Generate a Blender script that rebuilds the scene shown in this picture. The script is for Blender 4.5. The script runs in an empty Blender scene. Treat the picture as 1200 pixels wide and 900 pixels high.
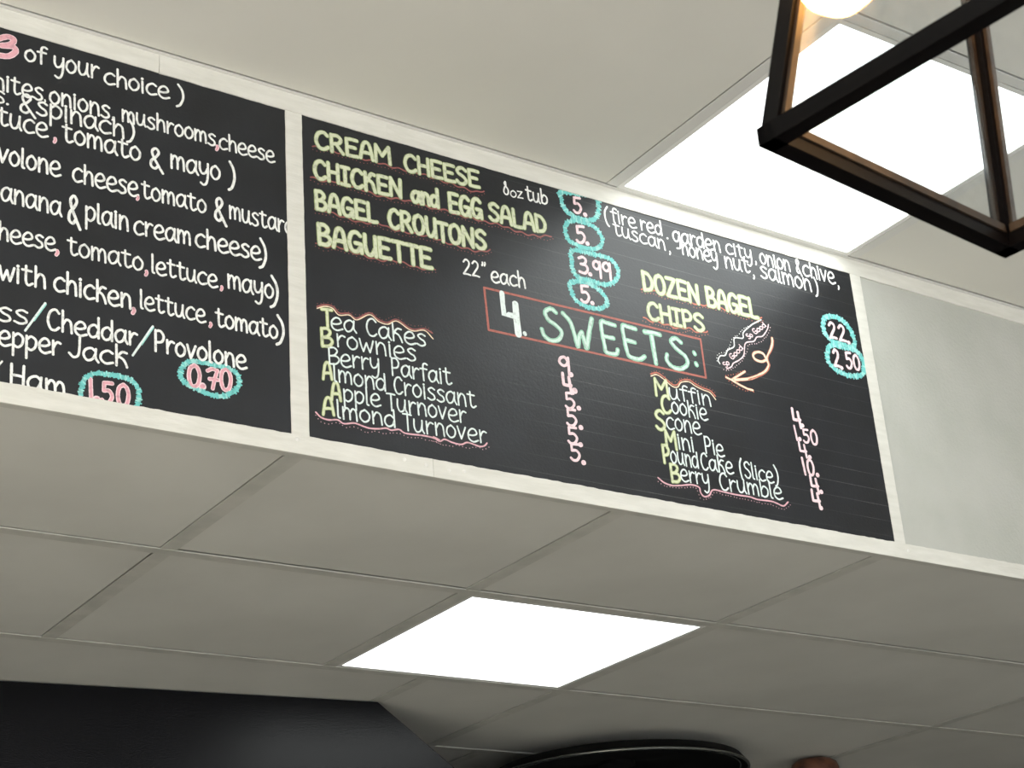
import bpy, bmesh, math, random
from mathutils import Vector, Matrix
random.seed(7)
S = bpy.context.scene
COL = S.collection
U = 0.6096                      # one ceiling tile, metres
ZL = 2.5                        # height of the lower ceiling
ZU = ZL + 0.6326                # height of the upper ceiling

# ------------------------------------------------------------------ camera
cam = bpy.data.cameras.new('camera')
cam_ob = bpy.data.objects.new('camera', cam); COL.objects.link(cam_ob)
right = Vector((0.82635194, -0.55876433, -0.07017761))
down = Vector((0.17577115, 0.37429968, -0.9104967))
fwd = Vector((0.53502054, 0.74005552, 0.40751792))
M = Matrix((( right.x, -down.x, -fwd.x, -0.26806),
            ( right.y, -down.y, -fwd.y, -2.12280),
            ( right.z, -down.z, -fwd.z, ZL - 0.97724),
            (0, 0, 0, 1)))
cam_ob.matrix_world = M
cam.sensor_width = 36.0
cam.lens = 36.0 * 2036.49 / 1200.0
cam.clip_start = 0.05
cam.dof.use_dof = True
cam.dof.focus_distance = 3.0
cam.dof.aperture_fstop = 28.0
S.camera = cam_ob

# ------------------------------------------------------------------ light
world = bpy.data.worlds.new('daylight'); S.world = world
world.use_nodes = True
bg = world.node_tree.nodes['Background']
bg.inputs['Color'].default_value = (0.95, 0.97, 1.0, 1)
bg.inputs['Strength'].default_value = 2.1
sun = bpy.data.lights.new('sun', 'SUN'); sun.energy = 30.0; sun.angle = .01; sun.color = (1, .95, .86)
sun_ob = bpy.data.objects.new('sun', sun); COL.objects.link(sun_ob)
sun_ob.rotation_euler = Vector((.66, -.10, -.74)).to_track_quat('-Z', 'Y').to_euler()   # added sun through the side window; its floor bounce brightens the ceilings
PANEL_LIGHT = 2.75
S.view_settings.view_transform = 'Standard'
S.view_settings.look = 'None'
S.view_settings.gamma = 1.0
S.view_settings.use_curve_mapping = False
S.view_settings.exposure = 0.6

# ------------------------------------------------------------------ helpers
def lin(c):
    return tuple(((v / 255) / 12.92 if v / 255 <= .04045 else ((v / 255 + .055) / 1.055) ** 2.4) for v in c) + (1,)

def mat(name, rgb, rough=.6, metal=0, rgb2=None, scale=30, bump=0, bscale=200, spec=.5, stretch=None, lo=.35, hi=.65):
    m = bpy.data.materials.new(name); m.use_nodes = True
    nt = m.node_tree; b = nt.nodes['Principled BSDF']
    b.inputs['Base Color'].default_value = lin(rgb)
    b.inputs['Roughness'].default_value = rough
    b.inputs['Metallic'].default_value = metal
    b.inputs['Specular IOR Level'].default_value = spec
    tc = nt.nodes.new('ShaderNodeTexCoord')
    src = tc.outputs['Object']
    if stretch:
        mp = nt.nodes.new('ShaderNodeMapping'); mp.inputs['Scale'].default_value = stretch
        nt.links.new(src, mp.inputs['Vector']); src = mp.outputs['Vector']
    if rgb2:
        n = nt.nodes.new('ShaderNodeTexNoise'); n.inputs['Scale'].default_value = scale
        n.inputs['Detail'].default_value = 6
        nt.links.new(src, n.inputs['Vector'])
        r = nt.nodes.new('ShaderNodeValToRGB')
        r.color_ramp.elements[0].color = lin(rgb); r.color_ramp.elements[1].color = lin(rgb2)
        r.color_ramp.elements[0].position = lo; r.color_ramp.elements[1].position = hi
        nt.links.new(n.outputs['Fac'], r.inputs['Fac'])
        nt.links.new(r.outputs['Color'], b.inputs['Base Color'])
    if bump:
        n = nt.nodes.new('ShaderNodeTexNoise'); n.inputs['Scale'].default_value = bscale
        n.inputs['Detail'].default_value = 4
        nt.links.new(src, n.inputs['Vector'])
        bu = nt.nodes.new('ShaderNodeBump'); bu.inputs['Strength'].default_value = bump
        bu.inputs['Distance'].default_value = .002
        nt.links.new(n.outputs['Fac'], bu.inputs['Height'])
        nt.links.new(bu.outputs['Normal'], b.inputs['Normal'])
    return m

def emit(name, rgb, strength):
    m = bpy.data.materials.new(name); m.use_nodes = True
    nt = m.node_tree; nt.nodes.clear()
    e = nt.nodes.new('ShaderNodeEmission'); o = nt.nodes.new('ShaderNodeOutputMaterial')
    e.inputs['Color'].default_value = lin(rgb); e.inputs['Strength'].default_value = strength
    nt.links.new(e.outputs[0], o.inputs[0]); return m

def bx(bm, x0, x1, y0, y1, z0, z1, bevel=0):
    c = bmesh.ops.create_cube(bm, size=1)
    for v in c['verts']:
        v.co = Vector(((x0 + x1) / 2 + v.co.x * (x1 - x0), (y0 + y1) / 2 + v.co.y * (y1 - y0), (z0 + z1) / 2 + v.co.z * (z1 - z0)))
    if bevel:
        es = list({e for v in c['verts'] for e in v.link_edges})
        bmesh.ops.bevel(bm, geom=es, offset=bevel, segments=2, affect='EDGES')
    return c

def obj(name, bm, m, parent=None, loc=None, smooth=False):
    me = bpy.data.meshes.new(name)
    if isinstance(bm, bmesh.types.BMesh):
        if loc is not None:
            bmesh.ops.translate(bm, verts=bm.verts, vec=-Vector(loc))
        bm.normal_update(); bm.to_mesh(me); bm.free()
    else:
        me = bm
    if smooth:
        for p in me.polygons: p.use_smooth = True
    for k in (m if isinstance(m, (list, tuple)) else [m]): me.materials.append(k)
    o = bpy.data.objects.new(name, me); COL.objects.link(o)
    if loc is not None: o.location = loc
    if parent is not None:
        o.parent = parent
        if loc is not None:
            o.location = Vector(loc) - parent.location if parent.rotation_euler.z == 0 else o.location
    return o

def tag(o, label=None, cat=None, group=None, kind=None):
    if label: o['label'] = label
    if cat: o['category'] = cat
    if group: o['group'] = group
    if kind: o['kind'] = kind
    return o

def empty(name, loc=(0, 0, 0), rz=0):
    o = bpy.data.objects.new(name, None); COL.objects.link(o)
    o.location = loc; o.rotation_euler = (0, 0, rz); o.empty_display_size = .05
    return o

def tube(bm, a, b, r, seg=12, r2=None):
    a, b = Vector(a), Vector(b); d = b - a
    c = bmesh.ops.create_cone(bm, cap_ends=True, segments=seg, radius1=r, radius2=r if r2 is None else r2, depth=d.length)
    q = d.to_track_quat('Z', 'Y').to_matrix().to_4x4()
    bmesh.ops.transform(bm, matrix=Matrix.Translation((a + b) / 2) @ q, verts=c['verts'])

def lathe(bm, prof, cx, cy, seg=64):
    rings = []
    for r, z in prof:
        rings.append([bm.verts.new((cx + r * math.cos(2 * math.pi * i / seg), cy + r * math.sin(2 * math.pi * i / seg), z)) for i in range(seg)])
    for a, b in zip(rings, rings[1:]):
        for i in range(seg):
            bm.faces.new((a[i], a[(i + 1) % seg], b[(i + 1) % seg], b[i]))
    return rings

# ------------------------------------------------------------------ materials
M_tile = mat('painted ceiling tile', (200, 200, 192), .75, rgb2=(209, 209, 201), scale=3, bump=.12, bscale=60)
M_utile = mat('smooth upper ceiling tile', (206, 205, 197), .8, rgb2=(212, 211, 203), scale=2, bump=.08, bscale=40)
M_bar = mat('painted grid bar', (184, 185, 176), .6, rgb2=(199, 198, 189), scale=18, bump=.2, bscale=90)
M_ubar = mat('upper grid bar', (205, 205, 200), .5)
M_void = mat('dark ceiling void', (30, 29, 27), .9)
M_trim = mat('brushed white trim paint', (208, 207, 198), .45, rgb2=(219, 218, 210), scale=14, bump=.35, bscale=45, stretch=(1, 1, 5))
M_fascia = mat('stippled off white wall paint', (176, 178, 170), .55, rgb2=(184, 185, 178), scale=8, bump=.6, bscale=130)
M_wall = mat('room wall paint', (205, 198, 186), .8, rgb2=(212, 205, 194), scale=3)
M_floor = mat('room floor tile', (178, 175, 168), .5, rgb2=(192, 188, 181), scale=6)
M_kfloor = mat('dark kitchen floor', (62, 56, 52), .5, rgb2=(74, 68, 62), scale=6)
M_kwall = mat('dull kitchen wall', (92, 92, 90), .6, rgb2=(104, 104, 101), scale=3)
M_white = mat('white metal', (222, 222, 218), .4)
M_rivet = mat('painted rivet', (226, 225, 220), .35)
M_black = mat('black lantern metal', (5, 4, 5), .4, rgb2=(9, 7, 7), scale=25, spec=.08)
M_bronze = mat('bronze glass bead', (66, 52, 38), .4, metal=.4, rgb2=(34, 26, 20), scale=40)
M_hood = mat('gloss black enamel', (0, 0, 2), .2, rgb2=(2, 2, 5), scale=12, bump=.25, bscale=500, spec=.2)
M_dish = mat('black dish enamel', (4, 4, 4), .7, spec=.15)
M_dishrim = mat('dark chromed rim', (120, 124, 120), .25, metal=.9)
M_copper = mat('worn copper shade', (104, 66, 48), .5, metal=.3, rgb2=(60, 38, 30), scale=30)
M_ceramic = mat('lamp socket', (60, 52, 44), .5)
M_panel = emit('lit diffuser', (250, 255, 252), PANEL_LIGHT)
M_bulb = emit('warm lamp glass', (255, 190, 110), 11)

def board_material(lines):
    m = mat('chalkboard paint', (9, 13, 20), .4, rgb2=(20, 24, 31), scale=9, bump=.15, bscale=220, spec=.62)
    nt = m.node_tree; L = nt.links; b = nt.nodes['Principled BSDF']
    base = b.inputs['Base Color'].links[0].from_socket
    tc = nt.nodes.new('ShaderNodeTexCoord'); sp = nt.nodes.new('ShaderNodeSeparateXYZ')
    L.new(tc.outputs['Object'], sp.inputs[0])
    def mth(op, a, bb=None, c=None):
        n = nt.nodes.new('ShaderNodeMath'); n.operation = op
        for i, v in enumerate((a, bb, c)):
            if v is None: continue
            if isinstance(v, (int, float)): n.inputs[i].default_value = v
            else: L.new(v, n.inputs[i])
        return n.outputs[0]
    # ruled pencil lines every 30.4 mm (object origin at the board's lower left corner)
    t = mth('DIVIDE', mth('SUBTRACT', sp.outputs['Z'], .0413), .0304)
    fr = mth('ABSOLUTE', mth('SUBTRACT', mth('FRACT', mth('ADD', t, .5)), .5))
    ln = mth('LESS_THAN', fr, .022)
    mp = nt.nodes.new('ShaderNodeMapping'); mp.inputs['Scale'].default_value = (3, 1, 30)
    L.new(tc.outputs['Object'], mp.inputs['Vector'])
    n = nt.nodes.new('ShaderNodeTexNoise'); n.inputs['Scale'].default_value = 1.6; n.inputs['Detail'].default_value = 3
    L.new(mp.outputs['Vector'], n.inputs['Vector'])
    msk = mth('MULTIPLY', mth('SUBTRACT', n.outputs['Fac'], .36), lines)
    msk = mth('MULTIPLY', msk, mth('SMOOTH_MIN', mth('MAXIMUM', mth('MULTIPLY', mth('SUBTRACT', sp.outputs['X'], .3), 4), 0), 1, .1))
    n2 = nt.nodes.new('ShaderNodeTexNoise'); n2.inputs['Scale'].default_value = 400
    L.new(tc.outputs['Object'], n2.inputs['Vector'])
    fac = mth('MULTIPLY', mth('MULTIPLY', ln, msk), mth('MULTIPLY', n2.outputs['Fac'], .75))
    cl = nt.nodes.new('ShaderNodeClamp'); L.new(fac, cl.inputs[0])
    mx = nt.nodes.new('ShaderNodeMix'); mx.data_type = 'RGBA'
    L.new(cl.outputs[0], mx.inputs[0]); L.new(base, mx.inputs[6]); mx.inputs[7].default_value = lin((150, 150, 148))
    L.new(mx.outputs[2], b.inputs['Base Color'])
    return m
M_board = board_material(1.6)
M_board_plain = board_material(0)

def chalk(name, a, b=None):
    b = b or tuple(int(v * .86) for v in a)
    return mat('chalk ' + name, b, .6, rgb2=a, scale=160, bump=.2, bscale=500, spec=.5, lo=.3, hi=.5)
CH = dict(
    white=chalk('white', (238, 240, 236)), list=chalk('cool white', (226, 238, 234)),
    green_o=chalk('leaf green', (150, 166, 112)), green_i=chalk('pale lime', (208, 214, 184)),
    yellow_o=chalk('lime edge', (160, 176, 112)), yellow_i=chalk('pale yellow', (214, 220, 184)),
    pink=chalk('pink', (226, 168, 178)), pale=chalk('pale pink', (244, 214, 218)),
    cyan=chalk('turquoise', (112, 200, 196)), cyan2=chalk('aqua', (156, 218, 212)),
    red=chalk('brick red', (152, 90, 86)), orange=chalk('orange', (190, 112, 92)),
    mint=chalk('mint', (150, 200, 174)), mint2=chalk('pale mint', (206, 230, 218)),
    cream=chalk('cream', (240, 220, 190)), rose=chalk('rose', (224, 176, 184)), boxred=chalk('coral', (172, 100, 88)))

WRITING = [
 ('T', 'b1 ingredient_line', 'pinkfat', '3', 0.3812, 0.5456, 0.4151, 0.5568, 0.0351, 0.0218, 0, 1),
 ('T', 'b1 ingredient_line', 'white', 'of', 0.4252, 0.5537, 0.4576, 0.5553, 0.0304, 0.0198, 0, 1),
 ('T', 'b1 ingredient_line', 'white', 'your', 0.4695, 0.5531, 0.5401, 0.5568, 0.0307, 0.0223, 0, 1),
 ('T', 'b1 ingredient_line', 'white', 'choice', 0.5483, 0.5525, 0.6543, 0.5565, 0.0312, 0.0203, 0, 1),
 ('T', 'b1 ingredient_line', 'white', ')', 0.6664, 0.5524, 0.6807, 0.5537, 0.0331, 0.0205, 0, 1),
 ('T', 'b1 ingredient_line2', 'white', 'hites', 0.3825, 0.4908, 0.4557, 0.4916, 0.0297, 0.0208, 0, 1),
 ('T', 'b1 ingredient_line2', 'white', ',', 0.4563, 0.4918, 0.4615, 0.4919, 0.0209, 0.013, 0, 1),
 ('T', 'b1 ingredient_line2', 'white', 'onions', 0.4654, 0.4923, 0.5594, 0.4919, 0.0302, 0.0211, 0, 1),
 ('T', 'b1 ingredient_line2', 'white', ',', 0.562, 0.4942, 0.5661, 0.494, 0.0213, 0.0132, 0, 1),
 ('T', 'b1 ingredient_line2', 'white', 'mushrooms', 0.5783, 0.4946, 0.7327, 0.4951, 0.0293, 0.0201, 0, 1),
 ('T', 'b1 ingredient_line2', 'pink', ',', 0.7327, 0.4928, 0.7385, 0.4929, 0.0281, 0.0174, 0, 1),
 ('T', 'b1 ingredient_line2', 'white', 'cheese', 0.7385, 0.4929, 0.8346, 0.4931, 0.0291, 0.0197, 0, 1),
 ('T', 'b1 ingredient_line3', 'white', 's.', 0.3849, 0.4695, 0.4063, 0.4689, 0.0264, 0.0191, 0, 1),
 ('T', 'b1 ingredient_line3', 'white', '&', 0.4205, 0.463, 0.4485, 0.4627, 0.0325, 0.0201, 0, 1),
 ('T', 'b1 ingredient_line3', 'white', 'spinach', 0.447, 0.4674, 0.5831, 0.4643, 0.0314, 0.0224, 0, 1),
 ('T', 'b1 ingredient_line3', 'white', ')', 0.5871, 0.464, 0.6008, 0.4635, 0.0333, 0.0207, 0, 1),
 ('T', 'b1 ingredient_line4', 'white', 'tuce', 0.3906, 0.4321, 0.4652, 0.4311, 0.0306, 0.0226, 0, 1),
 ('T', 'b1 ingredient_line4', 'pink', ',', 0.4743, 0.4308, 0.4794, 0.4309, 0.0265, 0.0164, 0, 1),
 ('T', 'b1 ingredient_line4', 'white', 'tomato', 0.4871, 0.4331, 0.6096, 0.4315, 0.0313, 0.0231, 0, 1),
 ('T', 'b1 ingredient_line4', 'white', '&', 0.6234, 0.4249, 0.6482, 0.4244, 0.0362, 0.0224, 0, 1),
 ('T', 'b1 ingredient_line4', 'white', 'mayo', 0.6578, 0.4339, 0.7406, 0.4349, 0.032, 0.0236, 0, 1),
 ('T', 'b1 ingredient_line4', 'white', ')', 0.7543, 0.428, 0.7673, 0.4285, 0.0416, 0.0258, 0, 1),
 ('T', 'b1 ingredient_line5', 'white', 'volone', 0.395, 0.3705, 0.4868, 0.3713, 0.0316, 0.0229, 0, 1),
 ('T', 'b1 ingredient_line5', 'white', 'cheese', 0.5049, 0.3691, 0.6066, 0.37, 0.0314, 0.0226, 0, 1),
 ('T', 'b1 ingredient_line5', 'pink', ',', 0.604, 0.3678, 0.6094, 0.3678, 0.0235, 0.0146, 0, 1),
 ('T', 'b1 ingredient_line5', 'white', 'tomato', 0.612, 0.3707, 0.7171, 0.3704, 0.0297, 0.0216, 0, 1),
 ('T', 'b1 ingredient_line5', 'white', '&', 0.7298, 0.3626, 0.7526, 0.361, 0.0406, 0.0252, 0, 1),
 ('T', 'b1 ingredient_line5', 'white', 'mustard', 0.7555, 0.3715, 0.8654, 0.3701, 0.0289, 0.0221, 0, 1),
 ('T', 'b1 ingredient_line6', 'white', 'anana', 0.4018, 0.3092, 0.4905, 0.3061, 0.0295, 0.0225, 0, 1),
 ('T', 'b1 ingredient_line6', 'white', '&', 0.4997, 0.2986, 0.5215, 0.2972, 0.0469, 0.0291, 0, 1),
 ('T', 'b1 ingredient_line6', 'white', 'plain', 0.5263, 0.3091, 0.5931, 0.3084, 0.0315, 0.0229, 0, 1),
 ('T', 'b1 ingredient_line6', 'white', 'cream', 0.6012, 0.3061, 0.6921, 0.3087, 0.0305, 0.0225, 0, 1),
 ('T', 'b1 ingredient_line6', 'white', 'cheese', 0.699, 0.3097, 0.8084, 0.3107, 0.0326, 0.0222, 0, 1),
 ('T', 'b1 ingredient_line6', 'white', ')', 0.8054, 0.3026, 0.8199, 0.3016, 0.0418, 0.0259, 0, 1),
 ('T', 'b1 ingredient_line7', 'white', 'heese', 0.4014, 0.2459, 0.4839, 0.2473, 0.0289, 0.02, 0, 1),
 ('T', 'b1 ingredient_line7', 'pink', ',', 0.4839, 0.2459, 0.4902, 0.2461, 0.0277, 0.0172, 0, 1),
 ('T', 'b1 ingredient_line7', 'white', 'tomato', 0.5015, 0.2474, 0.6169, 0.2473, 0.0288, 0.0211, 0, 1),
 ('T', 'b1 ingredient_line7', 'pink', ',', 0.6196, 0.2452, 0.6249, 0.245, 0.027, 0.0167, 0, 1),
 ('T', 'b1 ingredient_line7', 'white', 'lettuce', 0.6295, 0.2475, 0.7354, 0.2466, 0.0301, 0.0201, 0, 1),
 ('T', 'b1 ingredient_line7', 'pink', ',', 0.7402, 0.2477, 0.7451, 0.2474, 0.0246, 0.0153, 0, 1),
 ('T', 'b1 ingredient_line7', 'white', 'mayo', 0.7522, 0.2505, 0.8293, 0.2492, 0.0307, 0.0227, 0, 1),
 ('T', 'b1 ingredient_line7', 'white', ')', 0.8233, 0.2391, 0.8393, 0.2397, 0.0441, 0.0274, 0, 1),
 ('T', 'b1 ingredient_line8', 'white', 'with', 0.4057, 0.1837, 0.4726, 0.1852, 0.0317, 0.0216, 0, 1),
 ('T', 'b1 ingredient_line8', 'white', 'chicken', 0.4838, 0.1857, 0.5997, 0.1806, 0.0336, 0.022, 0, 1),
 ('T', 'b1 ingredient_line8', 'pink', ',', 0.6004, 0.1794, 0.6069, 0.1794, 0.0305, 0.0189, 0, 1),
 ('T', 'b1 ingredient_line8', 'white', 'lettuce', 0.6127, 0.1856, 0.716, 0.1838, 0.0295, 0.0203, 0, 1),
 ('T', 'b1 ingredient_line8', 'pink', ',', 0.7215, 0.1836, 0.7277, 0.1828, 0.0255, 0.0158, 0, 1),
 ('T', 'b1 ingredient_line8', 'white', 'tomato', 0.7325, 0.1832, 0.8354, 0.1823, 0.0315, 0.0208, 0, 1),
 ('T', 'b1 ingredient_line8', 'white', ')', 0.8324, 0.1774, 0.8483, 0.1778, 0.0405, 0.0251, 0, 1),
 ('T', 'b1 cheese_line', 'white', 'ss', 0.4065, 0.1219, 0.4496, 0.1234, 0.029, 0.0204, 0, 1),
 ('L', 'b1 cheese_line', 'slash', 'line', [(0.473, 0.1618), (0.4621, 0.142), (0.4464, 0.1135)], 0.0055, 0),
 ('T', 'b1 cheese_line', 'white', 'Cheddar', 0.4764, 0.1226, 0.6099, 0.124, 0.0323, 0.0202, 0, 1),
 ('L', 'b1 cheese_line', 'slash', 'line', [(0.6335, 0.1604), (0.6201, 0.137), (0.6038, 0.1079)], 0.0057, 0),
 ('T', 'b1 cheese_line', 'white', 'Provolone', 0.6361, 0.1219, 0.7822, 0.1218, 0.0333, 0.0208, 0, 1),
 ('T', 'b1 cheese_line2', 'white', 'epper', 0.4096, 0.085, 0.4974, 0.0862, 0.0314, 0.0209, 0, 1),
 ('T', 'b1 cheese_line2', 'white', 'Jack', 0.5085, 0.0871, 0.5965, 0.087, 0.032, 0.02, 0, 1),
 ('L', 'b1 ham_line', 'white', 'line', [(0.4167, 0.0607), (0.4113, 0.052), (0.4048, 0.0418)], 0.0025, 0),
 ('T', 'b1 ham_line', 'white', 'Ham', 0.4279, 0.026, 0.507, 0.0244, 0.0334, 0.0218, 0, 1),
 ('T', 'b1 price', 'pink', '1.', 0.5401, 0.0261, 0.555, 0.0269, 0.0326, 0.0202, 0, 1),
 ('T', 'b1 price', 'pink', '5', 0.5588, 0.0263, 0.5763, 0.027, 0.0314, 0.0195, 0, 1),
 ('T', 'b1 price', 'pink', '0', 0.5814, 0.0259, 0.6003, 0.0262, 0.0329, 0.0204, 0, 1),
 ('L', 'b1 price_ring', 'ring', 'ring', [(0.5318, 0.0161), (0.5288, 0.0324), (0.5319, 0.0525), (0.5439, 0.0666), (0.5663, 0.071), (0.5917, 0.0707), (0.6072, 0.0657), (0.6139, 0.0524), (0.6129, 0.0337), (0.5993, 0.0155), (0.5679, 0.0098), (0.5443, 0.0107)], 0.0065, 1),
 ('T', 'b1 price2', 'pink', '0', 0.6888, 0.0775, 0.7089, 0.0789, 0.0338, 0.0209, 0, 1),
 ('T', 'b1 price2', 'pink', '.', 0.7095, 0.078, 0.7139, 0.0782, 0.0328, 0.0204, 0, 1),
 ('T', 'b1 price2', 'pink', '7', 0.718, 0.079, 0.7379, 0.0803, 0.0319, 0.0198, 0, 1),
 ('T', 'b1 price2', 'pink', '0', 0.7399, 0.0815, 0.7584, 0.0815, 0.0341, 0.0212, 0, 1),
 ('L', 'b1 price_ring2', 'ring', 'ring', [(0.6774, 0.0895), (0.6802, 0.1043), (0.6912, 0.1157), (0.7094, 0.1184), (0.7298, 0.1183), (0.7503, 0.1172), (0.7658, 0.112), (0.7709, 0.1015), (0.7677, 0.0885), (0.7563, 0.077), (0.7399, 0.0698), (0.7196, 0.0701), (0.6995, 0.0754), (0.6854, 0.0798)], 0.0068, 1),
 ('T', 'b2 cream_cheese_row', 'fat', 'CREAM', 0.909, 0.5435, 1.0519, 0.5511, 0.0321, 0.0199, 0, 1),
 ('T', 'b2 cream_cheese_row', 'fat', 'CHEESE', 1.0777, 0.5479, 1.2289, 0.5544, 0.0321, 0.0199, 0, 1),
 ('L', 'b2 underline', 'red', 'wavy', [(0.9042, 0.5439), (0.9337, 0.5468), (0.9527, 0.5457), (0.9742, 0.547), (0.9984, 0.5473), (1.0301, 0.5482), (1.0621, 0.5473), (1.0972, 0.5496), (1.1275, 0.5493), (1.1478, 0.5474), (1.1735, 0.5469), (1.1993, 0.5451), (1.2202, 0.5444), (1.2371, 0.5516)], 0.0026, 0),
 ('T', 'b2 chicken_row', 'fat', 'CHICKEN', 0.9051, 0.4856, 1.0705, 0.492, 0.0335, 0.0208, 0, 1),
 ('T', 'b2 chicken_row', 'fat', 'and', 1.0892, 0.4904, 1.1424, 0.493, 0.0347, 0.0211, 0, 1),
 ('T', 'b2 chicken_row', 'fat', 'EGG', 1.1628, 0.4907, 1.2296, 0.4944, 0.0364, 0.0226, 0, 1),
 ('T', 'b2 chicken_row', 'fat', 'SALAD', 1.2446, 0.4965, 1.3656, 0.4988, 0.0332, 0.0206, 0, 1),
 ('L', 'b2 underline2', 'red', 'wavy', [(0.8992, 0.4847), (0.9248, 0.4841), (0.9484, 0.4899), (0.9721, 0.488), (0.996, 0.4872), (1.0248, 0.4841), (1.0542, 0.4872), (1.079, 0.4894), (1.1089, 0.4895), (1.139, 0.4876), (1.1367, 0.4907), (1.1595, 0.4905), (1.1824, 0.4878), (1.2084, 0.4896), (1.2319, 0.4894), (1.2636, 0.4914), (1.2953, 0.4881), (1.3222, 0.4873), (1.3469, 0.4898), (1.3765, 0.498)], 0.0029, 0),
 ('T', 'b2 crouton_row', 'fat', 'BAGEL', 0.9059, 0.429, 1.0205, 0.4319, 0.0333, 0.0207, 0, 1),
 ('T', 'b2 crouton_row', 'fat', 'CROU', 1.0416, 0.4294, 1.1344, 0.4337, 0.0345, 0.0214, 0, 1),
 ('T', 'b2 crouton_row', 'fat', 'TONS', 1.1347, 0.4289, 1.2335, 0.4356, 0.035, 0.0217, 0, 1),
 ('L', 'b2 underline3', 'red', 'wavy', [(0.9051, 0.4271), (0.9231, 0.4288), (0.9464, 0.4274), (0.9698, 0.4252), (0.9935, 0.4254), (1.0224, 0.4317), (1.0416, 0.4282), (1.061, 0.4272), (1.0857, 0.4293), (1.1205, 0.4309), (1.1454, 0.4291), (1.1681, 0.4275), (1.191, 0.427), (1.2168, 0.4273), (1.2435, 0.4371)], 0.0028, 0),
 ('T', 'b2 baguette_row', 'fat', 'BAGUETTE', 0.9089, 0.3661, 1.1219, 0.3719, 0.0358, 0.0222, 0, 1),
 ('L', 'b2 underline4', 'red', 'wavy', [(0.9052, 0.3652), (0.9212, 0.3634), (0.9444, 0.3691), (0.9676, 0.3656), (0.991, 0.3648), (1.0194, 0.363), (1.0484, 0.3689), (1.0726, 0.3688), (1.0969, 0.3664), (1.1294, 0.3729)], 0.0027, 0),
 ('T', 'b2 note', 'white', '8', 1.2787, 0.5557, 1.2916, 0.5581, 0.0258, 0.016, 0, 1),
 ('T', 'b2 note', 'white', 'oz', 1.2931, 0.5552, 1.3204, 0.5586, 0.0207, 0.0129, 0, 1),
 ('T', 'b2 note', 'white', 'tub', 1.3266, 0.5572, 1.3733, 0.5598, 0.03, 0.0188, 0, 1),
 ('T', 'b2 note2', 'white', '22', 1.1827, 0.3759, 1.2161, 0.3782, 0.0287, 0.0178, 0, 1),
 ('T', 'b2 note2', 'white', '"', 1.2206, 0.3781, 1.231, 0.3793, 0.0293, 0.0182, 0, 1),
 ('T', 'b2 note2', 'white', 'each', 1.2387, 0.3745, 1.3097, 0.3788, 0.0307, 0.0197, 0, 1),
 ('T', 'b2 price0', 'pinkp', '5', 1.4298, 0.5595, 1.4493, 0.5615, 0.0317, 0.0197, 0, 1),
 ('T', 'b2 price0', 'pinkp', '.', 1.452, 0.5595, 1.4607, 0.5608, 0.0291, 0.0181, 0, 1),
 ('L', 'b2 price_ring0', 'ring', 'ring', [(1.408, 0.5954), (1.4046, 0.5813), (1.4078, 0.565), (1.418, 0.5546), (1.4359, 0.5506), (1.4544, 0.5504), (1.4752, 0.5571), (1.4866, 0.5739), (1.4885, 0.5931), (1.4834, 0.6051)], 0.0082, 1),
 ('T', 'b2 price1', 'pinkp', '5', 1.4298, 0.4985, 1.4515, 0.5019, 0.0338, 0.021, 0, 1),
 ('T', 'b2 price1', 'pinkp', '.', 1.4506, 0.4996, 1.4598, 0.5008, 0.0287, 0.0178, 0, 1),
 ('L', 'b2 price_ring1', 'ring', 'ring', [(1.4077, 0.509), (1.4092, 0.5288), (1.428, 0.5423), (1.4537, 0.5442), (1.4748, 0.5404), (1.4864, 0.5289), (1.4889, 0.5125), (1.4772, 0.4984), (1.4566, 0.4922), (1.434, 0.4923), (1.4149, 0.4979)], 0.0079, 1),
 ('T', 'b2 price2', 'pinkp', '3', 1.4283, 0.4371, 1.4512, 0.4395, 0.0328, 0.0203, 0, 1),
 ('T', 'b2 price2', 'pinkp', '.', 1.4501, 0.4384, 1.4598, 0.4395, 0.0282, 0.0175, 0, 1),
 ('T', 'b2 price2', 'pinkp', '9', 1.4607, 0.4376, 1.4794, 0.439, 0.0321, 0.0199, 0, 1),
 ('T', 'b2 price2', 'pinkp', '9', 1.4822, 0.4383, 1.5017, 0.4403, 0.033, 0.0205, 0, 1),
 ('L', 'b2 price_ring2', 'ring', 'ring', [(1.415, 0.4581), (1.4155, 0.4762), (1.4329, 0.4823), (1.4641, 0.4829), (1.4985, 0.4835), (1.5145, 0.4731), (1.5183, 0.4559), (1.5075, 0.4378), (1.4833, 0.4266), (1.4551, 0.4269), (1.4272, 0.4279), (1.4158, 0.4392)], 0.0078, 1),
 ('T', 'b2 price3', 'pinkp', '5', 1.4269, 0.3801, 1.4477, 0.3827, 0.0328, 0.0203, 0, 1),
 ('T', 'b2 price3', 'pinkp', '.', 1.4484, 0.3799, 1.458, 0.381, 0.0278, 0.0172, 0, 1),
 ('L', 'b2 price_ring3', 'ring', 'ring', [(1.4078, 0.3978), (1.4048, 0.4084), (1.4225, 0.4188), (1.445, 0.4203), (1.4668, 0.4144), (1.4824, 0.4022), (1.4841, 0.3874), (1.468, 0.375), (1.4453, 0.3724), (1.4235, 0.3763), (1.412, 0.3849)], 0.0077, 1),
 ('T', 'b2 flavour_line', 'white', '(', 1.4984, 0.5552, 1.5102, 0.5556, 0.0333, 0.0206, 0, 1),
 ('T', 'b2 flavour_line', 'white', 'fire', 1.5149, 0.5627, 1.5723, 0.5619, 0.0295, 0.0201, 0, 1),
 ('T', 'b2 flavour_line', 'white', 'red', 1.5829, 0.5627, 1.634, 0.5631, 0.0303, 0.0203, 0, 1),
 ('T', 'b2 flavour_line', 'white', '.', 1.6426, 0.559, 1.6479, 0.5595, 0.0272, 0.0168, 0, 1),
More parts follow.
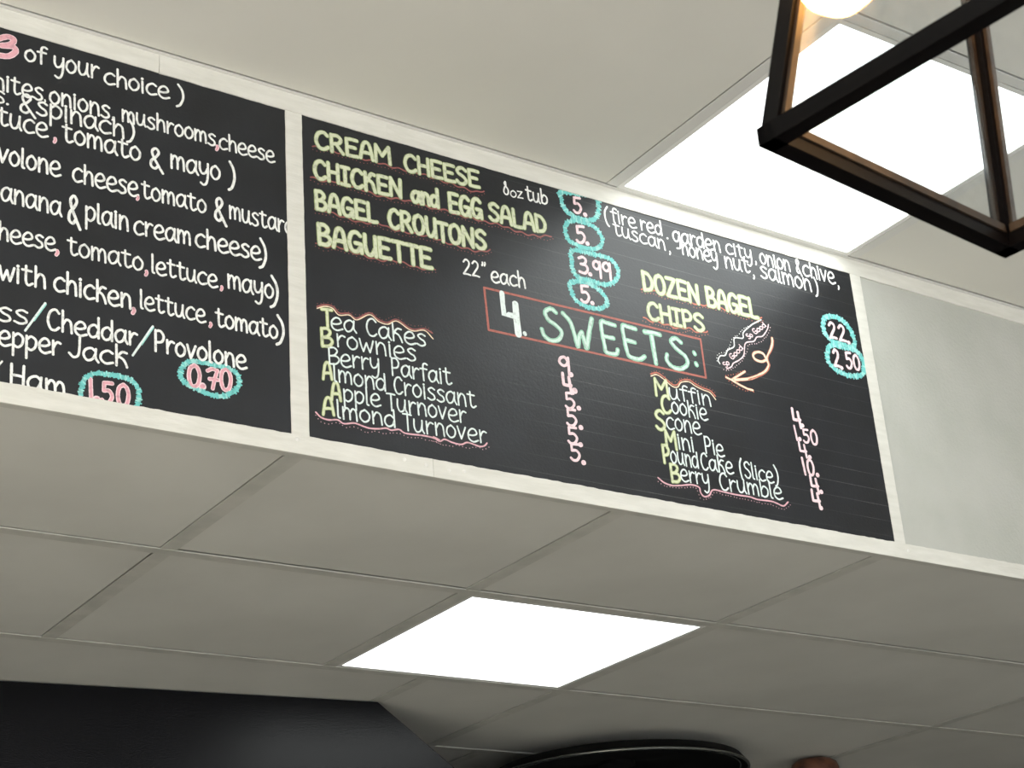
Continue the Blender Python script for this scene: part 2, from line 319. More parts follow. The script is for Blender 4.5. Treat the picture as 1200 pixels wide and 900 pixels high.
 ('T', 'b2 flavour_line', 'white', 'garden', 1.6585, 0.558, 1.7755, 0.5634, 0.032, 0.0223, 0, 1),
 ('T', 'b2 flavour_line', 'white', 'city', 1.7888, 0.564, 1.8557, 0.565, 0.0292, 0.0217, 0, 1),
 ('T', 'b2 flavour_line', 'white', ',', 1.8617, 0.5617, 1.8663, 0.562, 0.028, 0.0173, 0, 1),
 ('T', 'b2 flavour_line', 'white', 'onion', 1.8754, 0.5631, 1.9541, 0.5645, 0.031, 0.0231, 0, 1),
 ('T', 'b2 flavour_line', 'white', '&', 1.9703, 0.5653, 1.9851, 0.5645, 0.0313, 0.0194, 0, 1),
 ('T', 'b2 flavour_line', 'white', 'chive', 1.9878, 0.5638, 2.0745, 0.5655, 0.0338, 0.0243, 0, 1),
 ('T', 'b2 flavour_line', 'white', ',', 2.0785, 0.5593, 2.0855, 0.5595, 0.0316, 0.0196, 0, 1),
 ('T', 'b2 flavour_line2', 'white', 'tuscan', 1.5175, 0.5363, 1.6375, 0.5329, 0.0281, 0.0203, 0, 1),
 ('T', 'b2 flavour_line2', 'white', ',', 1.6447, 0.5299, 1.6499, 0.5304, 0.027, 0.0167, 0, 1),
 ('T', 'b2 flavour_line2', 'white', 'honey', 1.6769, 0.5346, 1.7649, 0.5361, 0.03, 0.0218, 0, 1),
 ('T', 'b2 flavour_line2', 'white', 'nut', 1.7817, 0.5323, 1.8442, 0.5354, 0.0317, 0.0235, 0, 1),
 ('T', 'b2 flavour_line2', 'white', ',', 1.8502, 0.5285, 1.8562, 0.5291, 0.0305, 0.0189, 0, 1),
 ('T', 'b2 flavour_line2', 'white', 'salmon', 1.8714, 0.5329, 2.0047, 0.5324, 0.0337, 0.0247, 0, 1),
 ('T', 'b2 flavour_line2', 'white', ')', 2.0139, 0.5288, 2.0237, 0.5288, 0.034, 0.0211, 0, 1),
 ('T', 'b2 dozen_bagel_row', 'fat', 'DOZEN', 1.5729, 0.4373, 1.7055, 0.4381, 0.0374, 0.0232, 0, 1),
 ('T', 'b2 dozen_bagel_row', 'fat', 'BAGEL', 1.7236, 0.4385, 1.8497, 0.4397, 0.0382, 0.0237, 0, 1),
 ('L', 'b2 underline5', 'orange', 'wavy', [(1.5681, 0.436), (1.5951, 0.4396), (1.6245, 0.4372), (1.6546, 0.4375), (1.6847, 0.4364), (1.706, 0.4351), (1.7252, 0.4402), (1.7562, 0.4399), (1.7875, 0.4394), (1.819, 0.4378), (1.8445, 0.4372), (1.8598, 0.4419)], 0.0031, 0),
 ('T', 'b2 chips_row', 'fat', 'CHIPS', 1.5761, 0.3788, 1.7088, 0.3821, 0.0337, 0.0209, 0, 1),
 ('L', 'b2 underline6', 'orange', 'wavy', [(1.5653, 0.3792), (1.5779, 0.3756), (1.5986, 0.377), (1.6221, 0.3757), (1.6458, 0.3748), (1.6675, 0.3803), (1.6853, 0.3776), (1.7037, 0.3789), (1.7154, 0.3853)], 0.003, 0),
 ('L', 'b2 title_box', 'redbox', 'line', [(1.2233, 0.3601), (1.6957, 0.3634), (1.6969, 0.2866), (1.2263, 0.2819), (1.2233, 0.3601)], 0.0042, 2),
 ('L', 'b2 title', 'four', 'line', [(1.2588, 0.3574), (1.259, 0.3369), (1.26, 0.3183), (1.2692, 0.3194), (1.2796, 0.3192)], 0.0105, 0),
 ('L', 'b2 title', 'four', 'line', [(1.285, 0.3422), (1.2851, 0.3137), (1.2865, 0.2871)], 0.0136, 0),
 ('L', 'b2 title', 'four', 'line', [(1.2999, 0.2909), (1.3001, 0.29)], 0.008, 0),
 ('L', 'b2 title', 'mint', 'curve', [(1.3697, 0.3457), (1.3594, 0.3508), (1.3465, 0.3418), (1.3519, 0.3283), (1.3673, 0.3206), (1.3783, 0.3096), (1.3701, 0.2944), (1.3535, 0.2893), (1.3407, 0.2955), (1.3365, 0.3067)], 0.0078, 0),
 ('L', 'b2 title', 'mint', 'curve', [(1.3843, 0.3477), (1.3985, 0.3348), (1.4047, 0.3152), (1.4109, 0.2884), (1.4151, 0.3076), (1.4216, 0.3193)], 0.0079, 0),
 ('L', 'b2 title', 'mint', 'curve', [(1.4223, 0.319), (1.4261, 0.3025), (1.4299, 0.2899), (1.4384, 0.3224), (1.4471, 0.3503)], 0.0087, 0),
 ('L', 'b2 title', 'mint', 'curve', [(1.4974, 0.3487), (1.4792, 0.3498), (1.4674, 0.3497), (1.4669, 0.3285), (1.4697, 0.3043), (1.4724, 0.2913), (1.4935, 0.2919), (1.4983, 0.3015)], 0.0079, 0),
 ('L', 'b2 title', 'mint', 'line', [(1.4718, 0.322), (1.4815, 0.3216), (1.4914, 0.3222)], 0.008, 0),
 ('L', 'b2 title', 'mint', 'curve', [(1.5439, 0.3516), (1.5268, 0.3525), (1.5147, 0.3516), (1.515, 0.3303), (1.5182, 0.3061), (1.5238, 0.2935), (1.545, 0.2921), (1.5581, 0.3005)], 0.008, 0),
 ('L', 'b2 title', 'mint', 'line', [(1.5177, 0.3247), (1.5291, 0.3245), (1.539, 0.3241)], 0.008, 0),
 ('L', 'b2 title', 'mint', 'line', [(1.564, 0.3503), (1.5816, 0.3521), (1.5992, 0.352)], 0.0088, 0),
 ('L', 'b2 title', 'mint', 'line', [(1.5791, 0.3502), (1.5805, 0.3214), (1.5825, 0.2922)], 0.009, 0),
 ('L', 'b2 title', 'mint', 'curve', [(1.6473, 0.3468), (1.6353, 0.3527), (1.6232, 0.3443), (1.6347, 0.3314), (1.6539, 0.32), (1.6562, 0.3052), (1.6397, 0.2931), (1.6205, 0.293), (1.6087, 0.3033), (1.6109, 0.3151)], 0.0081, 0),
 ('L', 'b2 title', 'mint', 'line', [(1.6757, 0.3322), (1.6772, 0.3299)], 0.0082, 0),
 ('L', 'b2 title', 'mint', 'line', [(1.6774, 0.3108), (1.6785, 0.3084)], 0.0085, 0),
 ('L', 'b2 ribbon', 'whitethin', 'curve', [(1.7355, 0.3222), (1.7323, 0.3289), (1.7393, 0.3388), (1.7512, 0.3423), (1.7594, 0.3546), (1.7764, 0.3655), (1.7805, 0.3836), (1.8018, 0.388), (1.8051, 0.4006), (1.8263, 0.4193), (1.8352, 0.4256), (1.8556, 0.4377)], 0.0025, 0),
 ('L', 'b2 ribbon', 'pinkthin', 'curve', [(1.7506, 0.3147), (1.7629, 0.3214), (1.7694, 0.3301), (1.7849, 0.3396), (1.7986, 0.353), (1.8066, 0.3783), (1.8287, 0.3872), (1.8383, 0.3979), (1.8536, 0.4033), (1.8684, 0.4207), (1.873, 0.4316)], 0.0025, 0),
 ('L', 'b2 ribbon', 'whitethin', 'dots', [(1.7299, 0.3263), (1.7299, 0.3348), (1.7429, 0.3459), (1.7537, 0.3502), (1.7662, 0.3656), (1.7766, 0.3827), (1.7909, 0.3922), (1.8003, 0.4029), (1.8209, 0.4182)], 0.002, 0),
 ('L', 'b2 ribbon', 'pinkthin', 'dots', [(1.7426, 0.3121), (1.7552, 0.312), (1.7749, 0.3248), (1.7958, 0.3439), (1.8093, 0.3638), (1.8138, 0.3755), (1.836, 0.3844), (1.8596, 0.4002), (1.8773, 0.4259)], 0.002, 0),
 ('T', 'b2 ribbon', 'pinktiny', 'So', 1.7496, 0.3166, 1.7601, 0.3271, 0.0111, 0.0069, -0.759, 0.651),
 ('T', 'b2 ribbon', 'pinktiny', 'Good', 1.7678, 0.3361, 1.7994, 0.366, 0.0111, 0.0069, -0.759, 0.651),
 ('T', 'b2 ribbon', 'pinktiny', 'So', 1.8174, 0.3892, 1.8293, 0.3982, 0.0112, 0.007, -0.767, 0.642),
 ('T', 'b2 ribbon', 'pinktiny', 'Good', 1.8352, 0.4027, 1.8669, 0.427, 0.0113, 0.007, -0.762, 0.647),
 ('L', 'b2 arrow', 'cream', 'curve', [(1.8774, 0.404), (1.8759, 0.3928), (1.8689, 0.3782), (1.858, 0.3608), (1.8555, 0.3539)], 0.0053, 0),
 ('L', 'b2 arrow', 'cream', 'curve', [(1.8555, 0.3539), (1.8484, 0.3653), (1.8343, 0.3663), (1.8227, 0.359), (1.825, 0.3498), (1.8401, 0.3475), (1.8527, 0.3529)], 0.0056, 0),
 ('L', 'b2 arrow', 'cream', 'curve', [(1.8555, 0.3539), (1.859, 0.3438), (1.8472, 0.3286), (1.827, 0.3161), (1.8021, 0.3048), (1.7677, 0.296)], 0.0062, 0),
 ('L', 'b2 arrow', 'orangeline', 'curve', [(1.8807, 0.4003), (1.8769, 0.3864), (1.8695, 0.374), (1.859, 0.3589), (1.8603, 0.3441), (1.849, 0.3268), (1.8267, 0.3143), (1.8019, 0.3037)], 0.0021, 0),
 ('L', 'b2 arrow', 'cream', 'line', [(1.7954, 0.3183), (1.7769, 0.3062), (1.7586, 0.2943), (1.7465, 0.2971)], 0.0045, 0),
 ('L', 'b2 arrow', 'cream', 'line', [(1.7586, 0.2943), (1.7765, 0.2883), (1.796, 0.2836), (1.8086, 0.2829)], 0.0045, 0),
 ('L', 'b2 arrow', 'orangeline', 'dots', [(1.7891, 0.3188), (1.7668, 0.3064), (1.7456, 0.299), (1.7542, 0.2903), (1.7682, 0.2835), (1.7876, 0.2789), (1.8108, 0.2808)], 0.0024, 0),
 ('L', 'b2 scallop', 'creamline', 'curve', [(0.9044, 0.2501), (0.918, 0.2565), (0.9316, 0.2562), (0.9427, 0.2468), (0.9611, 0.2508), (0.9747, 0.2453), (0.9984, 0.2597), (1.0144, 0.2512), (1.0308, 0.2498), (1.0478, 0.2592), (1.0687, 0.25), (1.0806, 0.2484), (1.1002, 0.2537), (1.1153, 0.242)], 0.002, 0),
 ('L', 'b2 scallop', 'red', 'curve', [(0.9045, 0.2533), (0.9181, 0.2595), (0.9329, 0.2596), (0.9439, 0.2504), (0.9612, 0.2538), (0.9748, 0.2482), (0.9985, 0.2629), (1.0145, 0.2546), (1.0309, 0.253), (1.0479, 0.2624), (1.0689, 0.2532), (1.0808, 0.2514), (1.1004, 0.2568), (1.1147, 0.2522)], 0.0025, 0),
 ('L', 'b2 scallop', 'red', 'dots', [(0.9046, 0.2578), (0.9182, 0.2626), (0.9319, 0.2639), (0.9452, 0.2552), (0.9636, 0.257), (0.9796, 0.2549), (0.9962, 0.2631), (1.0102, 0.2616), (1.024, 0.2556), (1.0434, 0.2673), (1.0575, 0.264), (1.0715, 0.2567), (1.0909, 0.2603), (1.1054, 0.2602), (1.116, 0.2537)], 0.0015, 0),
 ('T', 'b2 pastry_line', 'yellow', 'T', 0.9115, 0.22, 0.9306, 0.2225, 0.0311, 0.0193, 0, 1),
 ('T', 'b2 pastry_line', 'list', 'ea', 0.9274, 0.219, 0.9719, 0.2225, 0.029, 0.0205, 0, 1),
 ('T', 'b2 pastry_line', 'list', 'Cakes', 0.9905, 0.222, 1.1014, 0.2249, 0.0306, 0.0209, 0, 1),
 ('T', 'b2 pastry_line2', 'yellow', 'B', 0.9089, 0.1865, 0.9311, 0.19, 0.0308, 0.0191, 0, 1),
 ('T', 'b2 pastry_line2', 'list', 'rownies', 0.9363, 0.1915, 1.0812, 0.1945, 0.0291, 0.0212, 0, 1),
 ('T', 'b2 pastry_line3', 'list', 'B', 0.9208, 0.1578, 0.9421, 0.1612, 0.0284, 0.0176, 0, 1),
 ('T', 'b2 pastry_line3', 'list', 'erry', 0.9424, 0.159, 1.0128, 0.1647, 0.0286, 0.0203, 0, 1),
 ('T', 'b2 pastry_line3', 'list', 'Parfait', 1.0337, 0.1618, 1.1457, 0.1657, 0.0303, 0.0202, 0, 1),
 ('T', 'b2 pastry_line4', 'yellow', 'A', 0.9106, 0.1311, 0.9273, 0.1335, 0.0285, 0.0177, 0, 1),
 ('T', 'b2 pastry_line4', 'list', 'lmond', 0.9289, 0.1304, 1.0229, 0.1319, 0.0295, 0.0201, 0, 1),
 ('T', 'b2 pastry_line4', 'list', 'Croissant', 1.0369, 0.1312, 1.19, 0.1331, 0.029, 0.0211, 0, 1),
 ('T', 'b2 pastry_line5', 'yellow', 'A', 0.9241, 0.0985, 0.9416, 0.1003, 0.03, 0.0186, 0, 1),
 ('T', 'b2 pastry_line5', 'list', 'pple', 0.9453, 0.0999, 1.0112, 0.1028, 0.0292, 0.0199, 0, 1),
 ('T', 'b2 pastry_line5', 'list', 'Turnover', 1.0225, 0.1002, 1.1699, 0.1033, 0.0287, 0.0209, 0, 1),
 ('T', 'b2 pastry_line6', 'yellow', 'A', 0.9089, 0.0709, 0.9289, 0.0733, 0.0287, 0.0178, 0, 1),
 ('T', 'b2 pastry_line6', 'list', 'lmond', 0.9327, 0.0706, 1.0373, 0.073, 0.0296, 0.0198, 0, 1),
 ('T', 'b2 pastry_line6', 'list', 'Turnover', 1.0504, 0.0712, 1.207, 0.0749, 0.0279, 0.0211, 0, 1),
 ('L', 'b2 scallop2', 'pinkline', 'curve', [(0.8973, 0.073), (0.9059, 0.0662), (0.9189, 0.0643), (0.9344, 0.0671), (0.9454, 0.0627), (0.9633, 0.0669), (0.9789, 0.0644), (0.9901, 0.0631), (1.0061, 0.0649), (1.0199, 0.0684), (1.029, 0.0667), (1.043, 0.0703), (1.0543, 0.0658), (1.0823, 0.0674), (1.1012, 0.0674), (1.1176, 0.0648), (1.1052, 0.0688), (1.1167, 0.0632), (1.1265, 0.0681), (1.1407, 0.0651), (1.1575, 0.0646), (1.17, 0.0701), (1.1917, 0.0671), (1.2017, 0.0699), (1.207, 0.0753)], 0.0027, 0),
 ('L', 'b2 scallop2', 'pinkline', 'dots', [(0.8961, 0.0686), (0.9035, 0.0605), (0.9165, 0.0575), (0.9365, 0.0621), (0.9474, 0.0571), (0.9653, 0.0609), (0.983, 0.0549), (1.0013, 0.0598), (1.0149, 0.0583), (1.0426, 0.0638), (1.0586, 0.0601), (1.082, 0.0619), (1.1172, 0.0593), (1.1001, 0.0625), (1.1188, 0.0587), (1.1378, 0.058), (1.1525, 0.0627), (1.1668, 0.0596), (1.1866, 0.0652), (1.1987, 0.0628), (1.2102, 0.0692)], 0.0016, 0),
 ('T', 'b2 price_column', 'pinkp', '9', 1.3654, 0.2288, 1.3892, 0.2311, 0.0324, 0.0201, 0, 1),
 ('T', 'b2 price_column', 'pinkp', '.', 1.3858, 0.2302, 1.3935, 0.2312, 0.0324, 0.0201, 0, 1),
 ('T', 'b2 price_column', 'pinkp', '4', 1.3699, 0.1955, 1.391, 0.1972, 0.0357, 0.0221, 0, 1),
 ('T', 'b2 price_column', 'pinkp', '.', 1.3909, 0.2009, 1.3985, 0.2019, 0.0358, 0.0222, 0, 1),
 ('T', 'b2 price_column', 'pinkp', '5', 1.3718, 0.1674, 1.3936, 0.1691, 0.0288, 0.0178, 0, 1),
 ('T', 'b2 price_column', 'pinkp', '.', 1.3964, 0.1698, 1.404, 0.1708, 0.0289, 0.0179, 0, 1),
 ('T', 'b2 price_column', 'pinkp', '5', 1.3713, 0.1354, 1.3943, 0.1371, 0.0299, 0.0185, 0, 1),
 ('T', 'b2 price_column', 'pinkp', '.', 1.3967, 0.1348, 1.4043, 0.1356, 0.03, 0.0186, 0, 1),
 ('T', 'b2 price_column', 'pinkp', '5', 1.3706, 0.1034, 1.3924, 0.1048, 0.0296, 0.0184, 0, 1),
 ('T', 'b2 price_column', 'pinkp', '.', 1.3927, 0.1025, 1.4003, 0.1033, 0.0297, 0.0184, 0, 1),
 ('T', 'b2 price_column', 'pinkp', '5', 1.3728, 0.0735, 1.3945, 0.0748, 0.0299, 0.0185, 0, 1),
 ('T', 'b2 price_column', 'pinkp', '.', 1.3958, 0.0713, 1.4032, 0.0721, 0.0299, 0.0185, 0, 1),
 ('L', 'b2 scallop3', 'creamline', 'curve', [(1.5677, 0.2645), (1.5814, 0.2697), (1.5979, 0.2629), (1.6141, 0.2536), (1.6265, 0.2545), (1.6362, 0.2654), (1.6547, 0.2702), (1.6687, 0.2646), (1.686, 0.2604), (1.7021, 0.2579), (1.7139, 0.2465)], 0.0022, 0),
 ('L', 'b2 scallop3', 'orange', 'curve', [(1.5674, 0.2684), (1.5825, 0.2739), (1.599, 0.2672), (1.6146, 0.2577), (1.6259, 0.2589), (1.6368, 0.2695), (1.6553, 0.2744), (1.6699, 0.2689), (1.6866, 0.2645), (1.7037, 0.2622), (1.7144, 0.2531)], 0.0027, 0),
 ('L', 'b2 scallop3', 'orange', 'dots', [(1.5702, 0.2722), (1.5824, 0.2771), (1.5964, 0.2736), (1.6065, 0.2619), (1.6213, 0.2635), (1.6343, 0.2723), (1.6557, 0.2772), (1.673, 0.2735), (1.6871, 0.2682), (1.705, 0.267), (1.7163, 0.2578)], 0.0017, 0),
 ('T', 'b2 bakery_line', 'yellow', 'M', 1.5727, 0.2289, 1.6043, 0.2299, 0.0327, 0.0203, 0, 1),
 ('T', 'b2 bakery_line', 'list', 'uffin', 1.6042, 0.2284, 1.7016, 0.2306, 0.03, 0.0212, 0, 1),
 ('T', 'b2 bakery_line2', 'yellow', 'C', 1.5836, 0.1976, 1.6048, 0.1995, 0.0332, 0.0206, 0, 1),
 ('T', 'b2 bakery_line2', 'list', 'ookie', 1.6062, 0.2008, 1.6884, 0.2008, 0.031, 0.0218, 0, 1),
 ('T', 'b2 bakery_line3', 'yellow', 'S', 1.5662, 0.1637, 1.5877, 0.1658, 0.036, 0.0223, 0, 1),
 ('T', 'b2 bakery_line3', 'list', 'cone', 1.5898, 0.1686, 1.6688, 0.1694, 0.0306, 0.0225, 0, 1),
 ('T', 'b2 bakery_line4', 'yellow', 'M', 1.5838, 0.1314, 1.6087, 0.1317, 0.0333, 0.0207, 0, 1),
 ('T', 'b2 bakery_line4', 'list', 'ini', 1.6109, 0.134, 1.6483, 0.1335, 0.0316, 0.0223, 0, 1),
 ('T', 'b2 bakery_line4', 'list', 'Pie', 1.673, 0.1367, 1.7171, 0.1359, 0.0319, 0.0216, 0, 1),
 ('T', 'b2 bakery_line5', 'yellow', 'P', 1.5741, 0.1016, 1.5898, 0.103, 0.033, 0.0204, 0, 1),
 ('T', 'b2 bakery_line5', 'list', 'ound', 1.5909, 0.1038, 1.6538, 0.1035, 0.0301, 0.0221, 0, 1),
 ('T', 'b2 bakery_line5', 'list', 'Cake', 1.6592, 0.1034, 1.7338, 0.1051, 0.0316, 0.0214, 0, 1),
 ('T', 'b2 bakery_line5', 'list', '(', 1.749, 0.1019, 1.7568, 0.1015, 0.0343, 0.0213, 0, 1),
 ('T', 'b2 bakery_line5', 'list', 'Slice', 1.7604, 0.1041, 1.8293, 0.1031, 0.0309, 0.021, 0, 1),
 ('T', 'b2 bakery_line5', 'list', ')', 1.832, 0.1026, 1.8436, 0.1024, 0.0335, 0.0208, 0, 1),
 ('T', 'b2 bakery_line6', 'yellow', 'B', 1.5865, 0.0682, 1.6086, 0.0702, 0.0328, 0.0203, 0, 1),
 ('T', 'b2 bakery_line6', 'list', 'erry', 1.6086, 0.074, 1.6741, 0.0737, 0.0299, 0.0211, 0, 1),
 ('T', 'b2 bakery_line6', 'list', 'Crumble', 1.697, 0.0713, 1.8458, 0.0741, 0.0322, 0.0215, 0, 1),
 ('L', 'b2 scallop4', 'pinkline', 'curve', [(1.5578, 0.071), (1.5708, 0.0637), (1.5875, 0.0615), (1.6078, 0.0647), (1.6314, 0.0695), (1.6484, 0.0674), (1.6505, 0.0582), (1.6577, 0.0517), (1.6699, 0.0559), (1.6805, 0.0675), (1.704, 0.0675), (1.7335, 0.0665), (1.7636, 0.0674), (1.7844, 0.0652), (1.8152, 0.0666), (1.8302, 0.0646), (1.8452, 0.062), (1.8577, 0.0712)], 0.003, 0),
 ('L', 'b2 scallop4', 'pinkline', 'dots', [(1.5575, 0.0646), (1.5728, 0.0576), (1.6042, 0.0594), (1.6365, 0.0651), (1.6444, 0.0596), (1.647, 0.0482), (1.6598, 0.0465), (1.6755, 0.0544), (1.6826, 0.0626), (1.709, 0.0618), (1.7386, 0.0614), (1.7656, 0.0611), (1.7925, 0.0591), (1.8171, 0.0603), (1.8408, 0.0547), (1.8632, 0.0671)], 0.0018, 0),
 ('T', 'b2 price_column2', 'pinkp', '4', 1.9, 0.2262, 1.9222, 0.2284, 0.0375, 0.0232, 0, 1),
 ('T', 'b2 price_column2', 'pinkp', '1', 1.8988, 0.2003, 1.9084, 0.2003, 0.0277, 0.0172, 0, 1),
 ('T', 'b2 price_column2', 'pinkp', '5', 1.92, 0.1983, 1.9365, 0.1994, 0.0266, 0.0165, 0, 1),
 ('T', 'b2 price_column2', 'pinkp', '0', 1.9395, 0.1987, 1.9574, 0.2001, 0.0287, 0.0178, 0, 1),
 ('T', 'b2 price_column2', 'pinkp', '4', 1.9051, 0.1674, 1.9258, 0.1691, 0.0298, 0.0185, 0, 1),
 ('T', 'b2 price_column2', 'pinkp', '1', 1.9063, 0.1339, 1.9171, 0.1339, 0.0318, 0.0197, 0, 1),
 ('T', 'b2 price_column2', 'pinkp', '0', 1.9191, 0.1345, 1.9366, 0.1356, 0.031, 0.0192, 0, 1),
 ('T', 'b2 price_column2', 'pinkp', '4', 1.921, 0.099, 1.9429, 0.1007, 0.0336, 0.0208, 0, 1),
 ('T', 'b2 price_column2', 'pinkp', '4', 1.9193, 0.0689, 1.9413, 0.0704, 0.035, 0.0217, 0, 1),
 ('T', 'b2 price_column2', 'pinkp', '.', 1.9193, 0.2305, 1.9267, 0.2315, 0.0289, 0.0179, 0, 1),
 ('T', 'b2 price_column2', 'pinkp', '.', 1.9071, 0.2012, 1.9144, 0.2022, 0.0286, 0.0177, 0, 1),
 ('T', 'b2 price_column2', 'pinkp', '.', 1.9395, 0.1349, 1.9469, 0.1358, 0.0283, 0.0175, 0, 1),
 ('T', 'b2 price_column2', 'pinkp', '.', 1.9425, 0.1023, 1.9498, 0.1031, 0.028, 0.0174, 0, 1),
 ('T', 'b2 price_column2', 'pinkp', '.', 1.9359, 0.0702, 1.9432, 0.071, 0.0278, 0.0172, 0, 1),
 ('T', 'b2 price_column2', 'pinkp', '.', 1.9263, 0.1683, 1.9336, 0.1693, 0.0284, 0.0176, 0, 1),
 ('T', 'b2 price5', 'pinkp', '2', 2.0342, 0.4384, 2.0543, 0.4413, 0.0336, 0.0208, 0, 1),
 ('T', 'b2 price5', 'pinkp', '2', 2.0599, 0.4377, 2.0796, 0.4404, 0.0337, 0.0209, 0, 1),
 ('T', 'b2 price5', 'pinkp', '.', 2.0816, 0.437, 2.0926, 0.4379, 0.0273, 0.0169, 0, 1),
 ('T', 'b2 price6', 'pinkp', '2', 2.0343, 0.3764, 2.0517, 0.3785, 0.0357, 0.0222, 0, 1),
 ('T', 'b2 price6', 'pinkp', '.', 2.05, 0.3757, 2.0614, 0.3767, 0.0268, 0.0166, 0, 1),
 ('T', 'b2 price6', 'pinkp', '5', 2.0678, 0.3793, 2.0855, 0.3815, 0.0341, 0.0212, 0, 1),
 ('T', 'b2 price6', 'pinkp', '0', 2.0883, 0.3811, 2.1063, 0.3834, 0.032, 0.0198, 0, 1),
 ('L', 'b2 price_ring5', 'ring', 'ring', [(2.0216, 0.4664), (2.0286, 0.4804), (2.0526, 0.4887), (2.0746, 0.4859), (2.0897, 0.4761), (2.0996, 0.4581), (2.1019, 0.4392), (2.0898, 0.4288), (2.0633, 0.43), (2.0384, 0.4316), (2.0244, 0.4422), (2.0202, 0.4548)], 0.0093, 1),
 ('L', 'b2 price_ring6', 'ring', 'ring', [(2.0208, 0.4055), (2.0311, 0.4199), (2.051, 0.4248), (2.0763, 0.4248), (2.0988, 0.4243), (2.1138, 0.4144), (2.1164, 0.3957), (2.1109, 0.3766), (2.0926, 0.3674), (2.0695, 0.3645), (2.0423, 0.3675), (2.0249, 0.3774), (2.0184, 0.3894)], 0.0091, 1),
]

# ------------------------------------------------------------------ hand lettering
# glyphs: lower case in units of x-height (1 = x-height, 2 = ascender), capitals and digits in units of cap height
LOW = {
'a': (.88, [[(.74,.8),(.48,1),(.15,.8),(.05,.4),(.25,.03),(.55,.15),(.74,.6)], [(.76,.98),(.74,.35),(.92,0)]]),
'b': (.8, [[(.08,1.9),(.1,1),(.12,.05)], [(.12,.6),(.4,.95),(.74,.72),(.7,.22),(.4,0),(.12,.12)]]),
'c': (.78, [[(.75,.86),(.48,1),(.14,.75),(.07,.3),(.36,0),(.78,.14)]]),
'd': (.84, [[(.72,.75),(.45,.98),(.12,.75),(.06,.3),(.3,0),(.6,.15),(.72,.5)], [(.72,1.9),(.74,.9),(.76,0)]]),
'e': (.84, [[(.08,.48),(.45,.48),(.76,.66),(.62,.98),(.34,1),(.08,.66),(.12,.18),(.45,-.04),(.86,.12)]]),
'f': (.62, [[(.66,1.78),(.48,1.95),(.3,1.7),(.27,.9),(.3,0)], [(.02,1.0),(.34,1.04),(.6,1.0)]]),
'g': (.86, [[(.72,.8),(.45,1),(.12,.78),(.06,.35),(.3,.03),(.6,.2),(.72,.6)], [(.76,.98),(.78,.1),(.7,-.5),(.35,-.62)]]),
'h': (.8, [[(.08,1.95),(.1,1),(.12,0)], [(.12,.55),(.35,.95),(.62,.85),(.7,.5),(.74,0)]]),
'i': (.28, [[(.12,1),(.13,.5),(.15,0)], [(.1,1.42),(.11,1.45)]]),
'k': (.78, [[(.08,1.95),(.1,1),(.12,0)], [(.7,1.12),(.45,1.18),(.25,.85),(.14,.55)], [(.22,.72),(.5,.55),(.66,.25),(.74,-.02)]]),
'l': (.3, [[(.08,1.95),(.1,1),(.12,.12),(.26,0)]]),
'm': (1.12, [[(.06,1),(.08,.5),(.1,0)], [(.1,.6),(.28,.96),(.48,.86),(.55,.5),(.56,.05)], [(.56,.6),(.74,.96),(.94,.86),(1.02,.5),(1.04,0)]]),
'n': (.8, [[(.08,1),(.1,.5),(.12,0)], [(.12,.55),(.35,.98),(.62,.86),(.7,.5),(.74,0)]]),
'o': (.78, [[(.4,1),(.12,.78),(.06,.32),(.34,0),(.66,.2),(.72,.66),(.42,1),(.36,.98)]]),
'p': (.82, [[(.08,1),(.1,.2),(.12,-.6)], [(.1,.75),(.4,1),(.74,.76),(.7,.28),(.42,.02),(.14,.14)]]),
'r': (.62, [[(.08,1),(.1,.5),(.12,0)], [(.12,.5),(.26,.82),(.42,.95),(.6,.88)]]),
's': (.7, [[(.64,.88),(.38,1),(.12,.82),(.28,.58),(.55,.42),(.62,.14),(.34,-.02),(.04,.1)]]),
't': (.72, [[(.26,1.72),(.27,.9),(.3,.22),(.48,0),(.74,.16)], [(.02,1.12),(.3,1.1),(.62,1.06)]]),
'u': (.86, [[(.08,1),(.08,.4),(.26,.03),(.55,.14),(.68,.6)], [(.7,1),(.7,.3),(.84,0)]]),
'v': (.72, [[(.04,1),(.16,.55),(.32,.02)], [(.32,.02),(.5,.5),(.68,1)]]),
'w': (1.0, [[(.02,1),(.12,.5),(.27,.02)], [(.27,.02),(.4,.45),(.5,.75)], [(.5,.75),(.6,.4),(.73,.02)], [(.73,.02),(.86,.5),(.97,1)]]),
'y': (.8, [[(.06,1),(.08,.5),(.26,.2),(.52,.3),(.66,.6)], [(.7,1),(.7,.1),(.6,-.45),(.38,-.64),(.16,-.52)]]),
'z': (.74, [[(.06,1),(.35,.98),(.64,1)], [(.64,1),(.35,.5),(.06,0)], [(.06,0),(.35,.02),(.7,0)]]),
}
